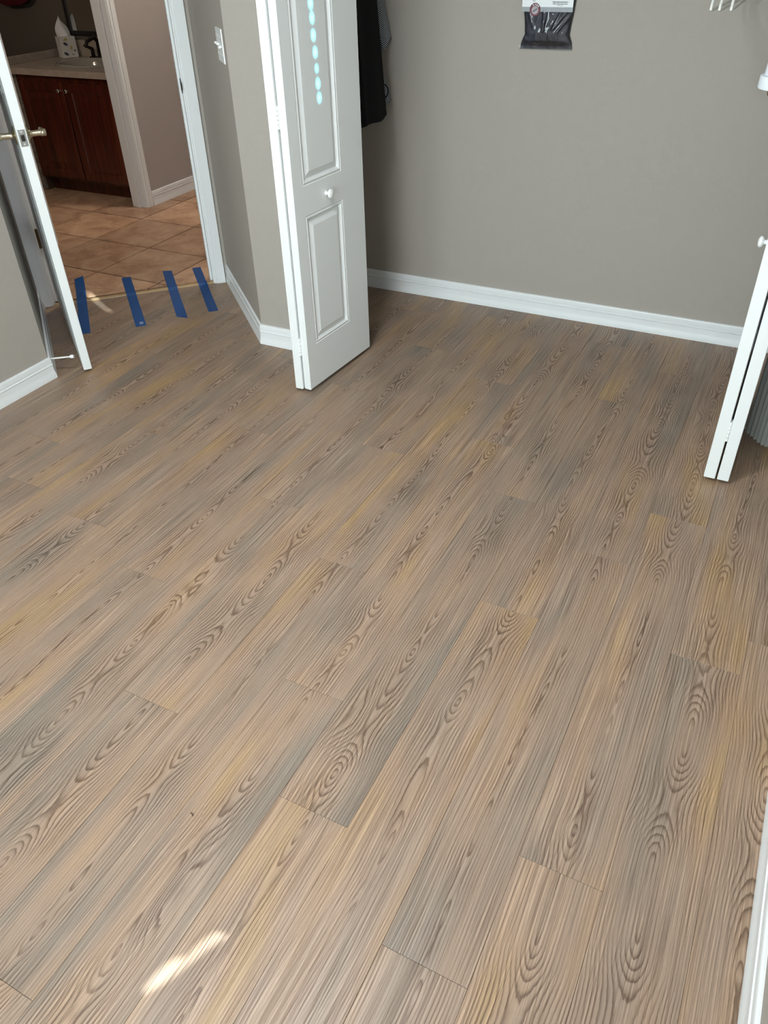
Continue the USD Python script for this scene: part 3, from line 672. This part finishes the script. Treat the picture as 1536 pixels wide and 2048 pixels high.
# mirror
MX0, MX1, MZ0, MZ1, MY = -4.895, -4.10, .925, 1.9, VB
mr = tag(thing('mirror'), 'dark-framed mirror on the bathroom wall above the vanity', 'mirror')
obj('glass', bx(MX0 + .02, MX1 - .02, MY - .014, MY - .004, MZ0 + .02, MZ1 - .02), M['mirror'], mr)
obj('frame', cat(rbox(MX0, MX0 + .028, MY - .024, MY, MZ0, MZ1), rbox(MX1 - .028, MX1, MY - .024, MY, MZ0, MZ1), rbox(MX0, MX1, MY - .024, MY, MZ0, MZ0 + .026), rbox(MX0, MX1, MY - .024, MY, MZ1 - .026, MZ1)), M['frameblack'], mr)
# tissue box on the counter
TBX = np.array([-4.872, 4.575]); ang = math.atan2(.093, .052)
tb = tag(thing('tissue_box', (*TBX, .7935), ang), 'white patterned tissue box with a tissue pulled up, on the vanity counter', 'tissue box')
BS, BHT = .108, .128
obj('carton', rbox(0, BS, 0, BS, 0, BHT, .002), M['boxwhite'], tb)
def blob(cx, cz, pts, y=-.0004):
    p = Polygon([(cx + a * .9, cz + b * .9) for a, b in pts]); m = trimesh.creation.extrude_polygon(p, .0006)
    v = m.vertices.copy(); m.vertices = np.column_stack([v[:, 0], y + v[:, 2] - .0006, v[:, 1]]); m.fix_normals(); return m
wing = [(-.018, .012), (-.004, .014), (.010, .004), (.016, -.010), (.004, -.010), (-.008, -.008), (-.016, .0)]
for bb in (blob(.036, .085, wing), blob(.028, .026, wing), blob(.070, .024, [(-.008, .006), (0, .0), (.012, -.008), (0, -.008)]), blob(.090, .042, [(-.008, .006), (.008, .007), (.004, .0), (-.002, -.008)])):
    obj('print', bb, M['ink'], tb, label='dark printed motif')
for bb in (blob(.036, .113, [(-.015, -.008), (.0, .010), (.018, .006), (.016, -.009)]), blob(.068, .062, [(-.008, -.012), (-.004, .014), (.010, .010), (.008, -.012)])):
    obj('print', bb, M['yellowprint'], tb, label='yellow printed motif')
def tissue():
    n_, V, F = 18, [], []
    for i in range(n_ + 1):
        for j in range(n_ + 1):
            s, t_ = i / n_, j / n_
            wd = .046 * (1 - .75 * t_ ** 1.3) + .012 * math.sin(3 * t_)
            V.append((BS / 2 + (s - .5) * 2 * wd - .012 * t_, BS / 2 + .014 * math.sin(7 * s + 2 * t_) * (1 - .3 * t_) + .01 * t_, BHT - .004 + .128 * t_ * (1 - .25 * abs(s - .5) * 2)))
    for i in range(n_):
        for j in range(n_):
            a_ = i * (n_ + 1) + j; F += [(a_, a_ + n_ + 1, a_ + n_ + 2), (a_, a_ + n_ + 2, a_ + 1)]
    top = np.array(V); bot = top + np.array([0, .0008, 0]); k = len(V)
    F2 = F + [(c + k, b + k, a + k) for a, b, c in F]
    return trimesh.Trimesh(np.vstack([top, bot]), np.array(F2), process=False)
obj('tissue', tissue(), M['tissue'], tb, smooth=60)
# tiled half wall under the overhang of the counter, left of the cabinet
tw = tag(thing('tub_surround'), 'dim mottled stone-tiled side wall left of the red vanity', 'tiled wall')
obj('core', bx(-5.5, VX0 - .012, VY + .03, VB, 0, .753), M['grout'], tw)
for i in range(3):
    for j in range(4):
        x1 = VX0 - .013 - i * .20; z0 = .004 + j * .188
        obj('tile', rbox(x1 - .196, x1, VY + .016, VY + .036, z0, z0 + .184, .002, 1), M['stone'], tw)
tag(obj('tub_ledge', cat(rbox(-6.28, -5.545, VY - .02, VB, .62, .66, .004)), M['porcelain']), 'pale ledge running left of the vanity in the bathroom', 'ledge')
# dark red towel whose rounded lower end shows at the top left corner
def towel():
    n_, V, F = 40, [], []
    th = []
    for i in range(n_ + 1):
        s = i / n_; x = (s - .5) * .36
        zb = .045 * (abs(s - .5) * 2) ** 3
        th.append((x, zb))
    poly = Polygon(th + [(.18, .55), (-.18, .55)])
    m = trimesh.creation.extrude_polygon(poly.buffer(-.01).buffer(.01), .03)
    m = m.subdivide().subdivide(); v = m.vertices.copy()
    m.vertices = np.column_stack([v[:, 0], v[:, 2] - .03 + .006 * np.sin(40 * v[:, 0]), v[:, 1]]); m.fix_normals(); return m
tw2 = towel(); tw2.apply_translation((-5.32, VB - .05, 1.098))
tag(obj('hanging_towel', tw2, M['redtowel'], smooth=60), 'dark red towel end hanging at the top left of the bathroom wall', 'towel')
tag(obj('towel_bar', cat(place(trimesh.creation.cylinder(radius=.010, height=.5, sections=16), (-5.32, VB - .06, 1.655), zdir=(1, 0, 0)), bx(-5.57, -5.55, VB - .07, VB, 1.64, 1.67), bx(-5.09, -5.07, VB - .07, VB, 1.64, 1.67)), M['darkmetal'], smooth=40), 'dark bar on the bathroom wall holding the red towel', 'towel bar')

# ------------------------------------------------------------------ clothes in the closet
def cloth_solid(outline_fn, n_s, n_t, thick):
    """closed cloth body: outline_fn(s,t) -> centre point and normal offset; front and back sheets joined at the rim"""
    A, B, UV = [], [], []
    for i in range(n_s + 1):
        for j in range(n_t + 1):
            P, nn, uv = outline_fn(i / n_s, j / n_t)
            e = min(1.0, 4 * min(i / n_s, 1 - i / n_s) + .12)
            A.append(np.array(P) + np.array(nn) * thick / 2 * e); B.append(np.array(P) - np.array(nn) * thick / 2 * e); UV.append(uv)
    W1 = n_t + 1; F = []; K = len(A)
    for i in range(n_s):
        for j in range(n_t):
            a = i * W1 + j; F += [(a, a + W1, a + W1 + 1), (a, a + W1 + 1, a + 1), (K + a, K + a + W1 + 1, K + a + W1), (K + a, K + a + 1, K + a + W1 + 1)]
    edge = [i * W1 for i in range(n_s + 1)] + [n_s * W1 + j for j in range(1, W1)] + [i * W1 + n_t for i in range(n_s - 1, -1, -1)] + [j for j in range(n_t - 1, 0, -1)]
    for e in range(len(edge)):
        a, b = edge[e], edge[(e + 1) % len(edge)]; F += [(a, b, K + b), (a, K + b, K + a)]
    m = trimesh.Trimesh(np.array(A + B), np.array(F), process=False); m.fix_normals(); return m, np.array(UV + UV)

def hanger(x, ycen, zrod, half, drop, rot, matr, parent):
    """hook, shoulder arms and bottom bar, lying in the plane across the rod; its low corners are half wide"""
    c_, s_ = math.cos(rot), math.sin(rot)
    P = lambda a, z: (x + a * s_, ycen + a * c_, z)
    zc = zrod - drop
    hook = [P(.022 * math.cos(t), zrod + .004 + .022 * math.sin(t)) for t in np.linspace(-.4, math.pi, 9)] 
    obj('hook', tube([P(0, zrod - .075), P(0, zrod - .035), P(.021, zrod - .012)] + hook, .003, 8), matr, parent, smooth=50)
    obj('frame', tube([P(0, zrod - .075), P(-half, zc + .012), P(-half - .006, zc), P(-half + .01, zc - .004), P(half - .01, zc - .004), P(half + .006, zc), P(half, zc + .012), P(0, zrod - .075)], .0042, 10), matr, parent, smooth=50)

# black jacket, turned a little on its hanger
jk = tag(thing('jacket'), 'black jacket hanging at the left of the closet behind the folded door', 'jacket')
def jk_x(y, z): return -1.685 - (y - 2.80) * .226 + .035 * (1.27 - z) / .4 * (1 if z < 1.27 else .6)
def jk_fn(s, t):
    y = 2.80 + .53 * s; top = 1.50 - .16 * abs(s - .5) * 2
    hem = .868 + .012 * math.sin(7 * s) - .02 * (1 - s)
    z = top + (hem - top) * t
    return (jk_x(y, z) + .012 * math.sin(11 * s + 2 * t) * t * (1 - s), y, z), (.975, .22, 0), (y, z)
jm, _ = cloth_solid(jk_fn, 40, 40, .20)
obj('body', jm, M['black'], jk, smooth=60)
def sleeve(y0, y1, x0, x1, z0, z1, r0, r1):
    pts = [(x0 + (x1 - x0) * t, y0 + (y1 - y0) * t, z0 + (z1 - z0) * t) for t in np.linspace(0, 1, 6)]
    return tube(pts, np.linspace(r0, r1, 6), 14)
obj('sleeve', sleeve(2.87, 2.83, -1.69, -1.67, 1.38, .93, .065, .05), M['black'], jk, smooth=60)
obj('sleeve', sleeve(3.27, 3.28, -1.80, -1.765, 1.38, .935, .060, .055), M['black'], jk, smooth=60)
obj('drawcord', tube([(-1.708 + .030 * math.sin(t), 3.305 + .008 * math.sin(t), .928 + .030 * math.cos(t)) for t in np.linspace(0, math.pi, 11)], .0022, 8), M['black'], jk, smooth=50)
obj('collar', tube([(-1.70, 2.98, 1.48), (-1.725, 3.08, 1.49), (-1.745, 3.18, 1.48)], .05, 14), M['black'], jk, smooth=60)
hanger(-1.735, 3.08, 1.60, .19, .17, 0.02, M['hangerwhite'], jk)
# checked shirt
sh = tag(thing('checked_shirt'), 'grey and white checked shirt hanging behind the black jacket', 'shirt')
def sh_fn(s, t):
    y = 2.93 + .485 * s; top = 1.50 - .15 * abs(s - .5) * 2; hem = .868 + .02 * math.cos(6.3 * s)
    z = top + (hem - top) * t
    return (-1.915 + .012 * math.sin(14 * s + 3 * t) * t, y, z), (1, 0, 0), (y, z)
sm, suv = cloth_solid(sh_fn, 40, 40, .05)
usdkit.mesh(stage, numbered('/World/' + sh.GetName() + '/body'), sm, M['check'], smooth=True, uv=suv)
def slv_fn(s, t):
    y = 3.365 + .065 * s; z = 1.42 - .30 * t - .05 * (1 - s) * t; x = -1.797 + .07 * t
    return (x, y, z), (.9, .43, 0), (y * .8 + z * .6, z * .8 - y * .6)
sl, sluv = cloth_solid(slv_fn, 14, 20, .03)
usdkit.mesh(stage, numbered('/World/' + sh.GetName() + '/sleeve'), sl, M['check'], smooth=True, uv=sluv)
def tail_fn(s, t):
    y = 3.36 + .065 * s; z = 1.15 - .285 * t + .012 * s; x = float(np.interp(t, [0, .2, .55, .72, 1], [-1.758, -1.760, -1.770, -1.748, -1.722]))
    return (x, y, z), (.9, .43, 0), (y, z)
tl, tluv = cloth_solid(tail_fn, 14, 20, .02)
usdkit.mesh(stage, numbered('/World/' + sh.GetName() + '/shirt_tail'), tl, M['check'], smooth=True, uv=tluv)
hanger(-1.915, 3.16, 1.60, .19, .15, 0.0, M['hangerwhite'], sh)

# three empty white hangers whose lower corners show at the top right
for hx, rot, lab in ((-.372, .03, 'leftmost of the three empty white hangers at the top right'), (-.350, .02, 'middle of the three empty white hangers at the top right'), (-.327, -.02, 'rightmost of the three empty white hangers at the top right')):
    h = tag(thing('clothes_hanger'), lab, 'hanger', 'empty white hangers in the closet')
    hanger(hx, 3.12, 1.615, .232, .345, rot, M['hangerwhite'], h)

# white shirt sleeve at the right edge
ws = tag(thing('white_shirt'), 'white shirt whose cuff shows at the upper right edge of the picture', 'shirt')
def ws_fn(s, t):
    y = 2.93 + .42 * s; top = 1.49 - .15 * abs(s - .5) * 2; hem = .95
    return (-.08 + .012 * math.sin(12 * s) * t, y, top + (hem - top) * t), (1, 0, 0), (s, t)
wm, _ = cloth_solid(ws_fn, 30, 24, .05); obj('body', wm, M['shirtwhite'], ws, smooth=60)
obj('sleeve', tube([(-.11, 2.98, 1.40), (-.135, 2.90, 1.25), (-.150, 2.88, 1.11)], [.055, .048, .040], 18), M['shirtwhite'], ws, smooth=60)
obj('cuff', place(lathe([(.0, -.0), (.047, 0), (.049, .004), (.049, .034), (.046, .036), (0, .036)], 28), (-.153, 2.88, 1.070), zdir=(.05, 0, 1)), M['shirtwhite'], ws, smooth=40)
hanger(-.08, 3.12, 1.60, .19, .15, 0.0, M['hangerwhite'], ws)
bl = tag(obj('belt', tube([(-.172, 3.098, 1.10), (-.185, 3.098, 1.59), (-.185, 3.107, 1.619), (-.185, 3.133, 1.619), (-.185, 3.142, 1.59), (-.172, 3.142, 1.02)], [.006, .005, .005, .005, .005, .014], 10), M['leather'], smooth=60), 'brown leather belt slung over the rod, its end showing below the white cuff', 'belt')

# grey pleated fabric behind the right bifold door
def dr_fn(s, t):
    p = np.array([.040, 2.668]) * (1 - s) + np.array([.155, 2.575]) * s
    nn = np.array([.63, .78]); w_ = .0042 * math.sin(2 * math.pi * 8.5 * s) + .0015 * math.sin(2 * math.pi * 23 * s)
    z = .030 + 1.68 * (1 - t) + .004 * math.sin(9 * s)
    return (*(p + nn * w_), z), (*nn, 0), (s, t)
dm, _ = cloth_solid(dr_fn, 90, 10, .014)
gd = tag(thing('garment_bag'), 'grey pleated fabric hanging to the floor behind the right bifold door', 'fabric')
obj('cloth', dm, M['drape'], gd, smooth=60)
obj('hook', tube([(.10, 2.63, 1.70), (.10, 2.66, 1.78), (.10, 2.74, 1.90), (.10, 2.746, 2.030)], .003, 8), M['chrome'], gd, smooth=50)
obj('hem_rod', tube([(-.01 + .045, 2.680, .040), (.150, 2.588, .036)], .004, 10), M['chrome'], gd, smooth=50, label='thin bright rod at the hem')

# ------------------------------------------------------------------ packaged bag on the closet wall
pk_ = tag(thing('packaged_garment', (-1.045, CY, 0)), 'clear bag of dark grey cloth with white header card hanging on the closet wall', 'package')
def bag_half(z):       # half width of the bag at height z
    return float(np.interp(z, [1.087, 1.094, 1.11, 1.125, 1.135, 1.17, 1.21, 1.26, 1.34, 1.45], [.107, .107, .102, .096, .091, .094, .100, .104, .105, .105]))
def bag_depth(z): return float(np.interp(z, [1.087, 1.098, 1.115, 1.14, 1.18, 1.23, 1.30, 1.45], [.002, .004, .022, .030, .028, .020, .012, .008]))
FOLDS = [(-.12, 1.225, -.10, 1.150, .0045, .045), (-.01, 1.225, -.075, 1.150, .0042, .04), (.62, 1.222, .30, 1.158, .005, .05), (.80, 1.215, .34, 1.156, .0045, .045), (.93, 1.20, .50, 1.145, .004, .045), (-.78, 1.22, -.50, 1.155, .0035, .07), (-.95, 1.13, -.6, 1.10, .003, .06)]
def pillow(grow, z0, z1, wr, y0=-.006, nx=72, nz=80):
    V, F = [], []
    for side in (0, 1):
        for j in range(nz + 1):
            z = z0 + (z1 - z0) * j / nz; h = bag_half(z) - grow; dp = max(bag_depth(z) - grow * .5, .0015)
            for i in range(nx + 1):
                s = 2 * i / nx - 1; prof_ = max(0, 1 - abs(s) ** 3.0) ** .6
                w_ = wr * (math.sin(9 * s - 30 * (z - 1.08)) * .5 + .35 * math.sin(21 * s + 4 * math.sin(50 * (z - 1.1)))) * prof_
                for (sa, za, sb, zb, am, wd) in FOLDS:
                    t_ = min(max((z - za) / (zb - za), -.12), 1.12); dd_ = abs(s - (sa + (sb - sa) * t_)); e_ = max(0, abs(t_ - .5) - .5) * 9
                    w_ += am * wr / .0022 * math.exp(-(dd_ / wd) ** 2) * max(0, 1 - e_)
                V.append((s * h, y0 - (dp * prof_ + w_ if side == 0 else -.003 * prof_) , z))
    W1 = nx + 1; K = W1 * (nz + 1)
    for j in range(nz):
        for i in range(nx):
            a = j * W1 + i; F += [(a, a + 1, a + W1 + 1), (a, a + W1 + 1, a + W1), (K + a, K + a + W1 + 1, K + a + 1), (K + a, K + a + W1, K + a + W1 + 1)]
    m = trimesh.Trimesh(np.array(V), np.array(F), process=False); return m
obj('folded_cloth', pillow(.0025, 1.090, 1.40, .0010), M['greycloth'], pk_, smooth=70)
film = obj('plastic_film', pillow(0, 1.087, 1.45, .0022), M['film'], pk_, smooth=70)
obj('seal', bx(-.106, .106, -.0080, -.006, 1.0855, 1.0890), M['darkfilm'], pk_)
YC = -.0165
def flat(poly, y, th=.0006):
    m = trimesh.creation.extrude_polygon(poly, th); v = m.vertices.copy(); m.vertices = np.column_stack([v[:, 0], y - v[:, 2], v[:, 1]]); m.fix_normals(); return m
YF = YC - .0135
hc = obj('header_card', flat(sbox(-.100, 1.2135, .100, 1.45), YF), M['card'], pk_)
obj('grey_band', flat(sbox(-.100, 1.2120, .100, 1.2275), YF - .0008), M['cardgrey'], hc)
def text_at(txt, h, x, z, y, matr, parent, ang=0., bold=True, name='lettering'):
    m = meshkit.text_mesh(txt, h, .0004, bold); b = m.bounds; m.apply_translation((-(b[0][0] + b[1][0]) / 2, 0, 0))
    m.apply_transform(trimesh.transformations.rotation_matrix(ang, (0, 0, 1)))
    v = m.vertices.copy(); m.vertices = np.column_stack([x + v[:, 0], y - v[:, 2], z + v[:, 1]])
    return m
em = obj('emblem', flat(Point(-.047, 1.219).buffer(.0215, 40), YF - .0016), M['maroon'], pk_, label='round maroon emblem with white lettering')
obj('emblem_centre', flat(Point(-.047, 1.217).buffer(.0135, 32), YF - .0024), M['emblemgrey'], em)
obj('emblem_mark', flat(affinity.rotate(sbox(-.057, 1.2155, -.037, 1.2185), 30), YF - .0031), M['ink'], em)
obj('lettering', cat(*[text_at(ch, .0058, -.047 + .0155 * math.sin(a), 1.217 + .0155 * math.cos(a), YF - .0024, None, None, -a) for ch, a in (('&', -.42), ('H', .06), ('A', .42), ('N', .76))]), M['card'], em)
lines = []
for (zz, x0, x1, h_) in ((1.2425, .020, .080, .0030), (1.2368, .021, .078, .0026), (1.2325, .038, .060, .0014), (1.2475, -.060, -.048, .0013), (1.2430, -.056, -.051, .0013)):
    x = x0; k = 0
    while x < x1:
        w_ = .0012 + .0009 * ((k * 7) % 3); lines.append(flat(sbox(x, zz, min(x + w_, x1), zz + h_ * (1 - .25 * (k % 2))), YF - .0008)); x += w_ + .0006 + (.0014 if k % 5 == 4 else 0); k += 1
obj('fine_print', cat(*lines), M['ink'], hc).SetCustomDataByKey('kind', 'stuff')
obj('hang_hook', tube([(0, 0, 1.47), (0, -.02, 1.47), (0, -.022, 1.48)], .003, 8), M['chrome'], pk_, smooth=50)

# ------------------------------------------------------------------ windows (outside the frame)
w1 = tag(thing('window_1'), 'wide white-framed window behind the viewer', 'window', kind='structure')
wy = WIN['y']
obj('frame', cat(rbox(WIN['x0'], WIN['x0'] + .04, wy - .09, wy + .012, WIN['z0'], WIN['z1']), rbox(WIN['x1'] - .04, WIN['x1'], wy - .09, wy + .012, WIN['z0'], WIN['z1']), rbox(WIN['x0'], WIN['x1'], wy - .09, wy + .012, WIN['z1'] - .04, WIN['z1']), rbox(WIN['x0'], WIN['x1'], wy - .09, wy + .012, WIN['z0'], WIN['z0'] + .04)), M['trim'], w1)
obj('sill', rbox(WIN['x0'] - .04, WIN['x1'] + .04, wy - .05, wy + .04, WIN['z0'] - .025, WIN['z0'] + .004), M['trim'], w1)
obj('pane', bx(WIN['x0'] + .03, WIN['x1'] - .03, wy - .052, wy - .048, WIN['z0'] + .03, WIN['z1'] - .03), M['clearpane'], w1)
# shades over the two right-hand windows; small openings in them let thin beams of sun through
def back(P):   # follow the sunlight from a point back to the shade's plane
    t = (np.asarray(P, float)[0] - (RX + .03)) / SUN[0]; Q = np.asarray(P, float) - SUN * t; return Q[1], Q[2]
dots = [(.180, 1.348), (.180, 1.303), (.183, 1.264), (.184, 1.216), (.188, 1.168), (.190, 1.121), (.192, 1.077), (.194, 1.034)]
holes = []
for k, (s, z) in enumerate(dots):
    P = (*(A0 + ta * s), z); yy, zz = back(P)
    sc = .72 if k == 5 else 1.
    holes.append((0, affinity.scale(Point(yy, zz).buffer(1, 16), .0095 * sc, .0125 * sc)))
def floor_blob(pts, width):
    c_ = [back((*p, 0)) for p in pts]
    return LineString(c_)
def px_floor(u, v):
    dvec = X * (u - 768) / FPX + Yd * (v - 1024) / FPX + fw; t = -CAM_H / dvec[2]; return (dvec * t)[:2]
def streak(ws, pxs):
    polys = []
    L_ = [px_floor(*p) for p in pxs]
    for (a, b), (wa, wb) in zip(zip(L_[:-1], L_[1:]), zip(ws[:-1], ws[1:])):
        polys.append(shapely.MultiPoint([(a[0] + wa * math.cos(t), a[1] + wa * math.sin(t)) for t in np.linspace(0, 6.28, 16)] + [(b[0] + wb * math.cos(t), b[1] + wb * math.sin(t)) for t in np.linspace(0, 6.28, 16)]).convex_hull)
    P = shapely.union_all(polys)
    return Polygon([back((x, y, 0)) for x, y in P.exterior.coords]).buffer(0)
holes.append((1, streak([.003, .011, .013, .009, .007, .009, .009, .003], [(285, 1983), (320, 1955), (348, 1934), (362, 1926), (378, 1918), (405, 1893), (430, 1876), (452, 1870)])))
holes.append((0, streak([.005, .007, .003, .006, .003, .006, .003], [(176, 584), (184, 594), (192, 602), (200, 608), (206, 614), (213, 619), (220, 623)]).buffer(-.0005)))
for k, (y0, y1, z0, z1) in enumerate(SW):
    wn = tag(thing(f'window_{k + 2}'), ('white-framed side window with a drawn shade near the closet', 'white-framed side window with a drawn shade beside the viewer')[k], 'window', kind='structure')
    pf = sbox(y0, z0, y1, z1).difference(sbox(y0 + .03, z0 + .03, y1 - .03, z1 - .03))
    obj('frame', to_x(trimesh.creation.extrude_polygon(pf, .10), RX - .008), M['trim'], wn)
    ps = sbox(y0 + .005, z0 + .005, y1 - .005, z1 - .005)
    for w_, h in holes:
        if w_ == k: ps = ps.difference(h)
    obj('shade', to_x(trimesh.creation.extrude_polygon(ps, .0012), RX + .03), M['shade'], wn)
    zm = 2.0 if k == 0 else z1 - .03
    obj('pane', bx(RX + .069, RX + .071, y0 + .03, y1 - .03, z0 + .03, zm), M['clearpane'], wn)
    if k == 0: obj('pane', bx(RX + .069, RX + .071, y0 + .03, y1 - .03, zm, z1 - .03), M['tinted'], wn)

# small dark splinter lying on the planks
a_, b_ = px_floor(381, 1626), px_floor(386, 1633)
tag(obj('splinter', tube([(*a_, .0012), (*((a_ + b_) / 2 + .001), .002), (*b_, .0012)], [.0006, .0013, .0008], 8), M['soot'], smooth=50), 'tiny dark splinter lying on the planks at lower left', 'splinter')

# hall ceiling lamp (outside the frame)
cl = tag(thing('ceiling_light', (-3.15, 4.3, CZ)), 'round flush ceiling lamp lighting the hall', 'ceiling lamp')
obj('rim', lathe([(.13, -.0), (.16, 0), (.16, -.03), (.145, -.04), (.13, -.035)], 40), M['plastic'], cl, smooth=40)
HL = UsdLux.DiskLight.Define(stage, '/World/ceiling_light/lamp'); HL.CreateRadiusAttr(.125); HL.CreateIntensityAttr(135.0); HL.CreateColorAttr(Gf.Vec3f(1.0, .86, .72))
UsdGeom.Xformable(HL).AddTranslateOp().Set(Gf.Vec3d(0, 0, -.037))

bl_ = tag(thing('wall_sconce', (-4.62, 2.55, 1.72)), 'round wall lamp on the near bathroom wall facing the vanity', 'wall lamp')
obj('back_plate', place(lathe([(0, 0), (.055, 0), (.055, .012), (.02, .02), (.012, .03), (.012, .075), (0, .075)], 32), (0, 0, 0), zdir=(0, 1, 0)), M['chrome'], bl_, smooth=40)
BL = UsdLux.SphereLight.Define(stage, str(bl_.GetPath()) + '/lamp'); BL.CreateRadiusAttr(.06); BL.CreateIntensityAttr(115.0); BL.CreateColorAttr(Gf.Vec3f(1.0, .86, .72))
UsdGeom.Xformable(BL).AddTranslateOp().Set(Gf.Vec3d(0, .136, 0))

rl_ = tag(thing('ceiling_light', (-.95, .80, CZ)), 'round flush ceiling lamp in the middle of the room', 'ceiling lamp')
obj('rim', lathe([(.20, -.0), (.235, 0), (.235, -.03), (.22, -.04), (.20, -.035)], 40), M['plastic'], rl_, smooth=40)
RL = UsdLux.DiskLight.Define(stage, str(rl_.GetPath()) + '/lamp'); RL.CreateRadiusAttr(.195); RL.CreateIntensityAttr(106.0); RL.CreateColorAttr(Gf.Vec3f(.95, .97, 1.0))
UsdGeom.Xformable(RL).AddTranslateOp().Set(Gf.Vec3d(0, 0, -.037))
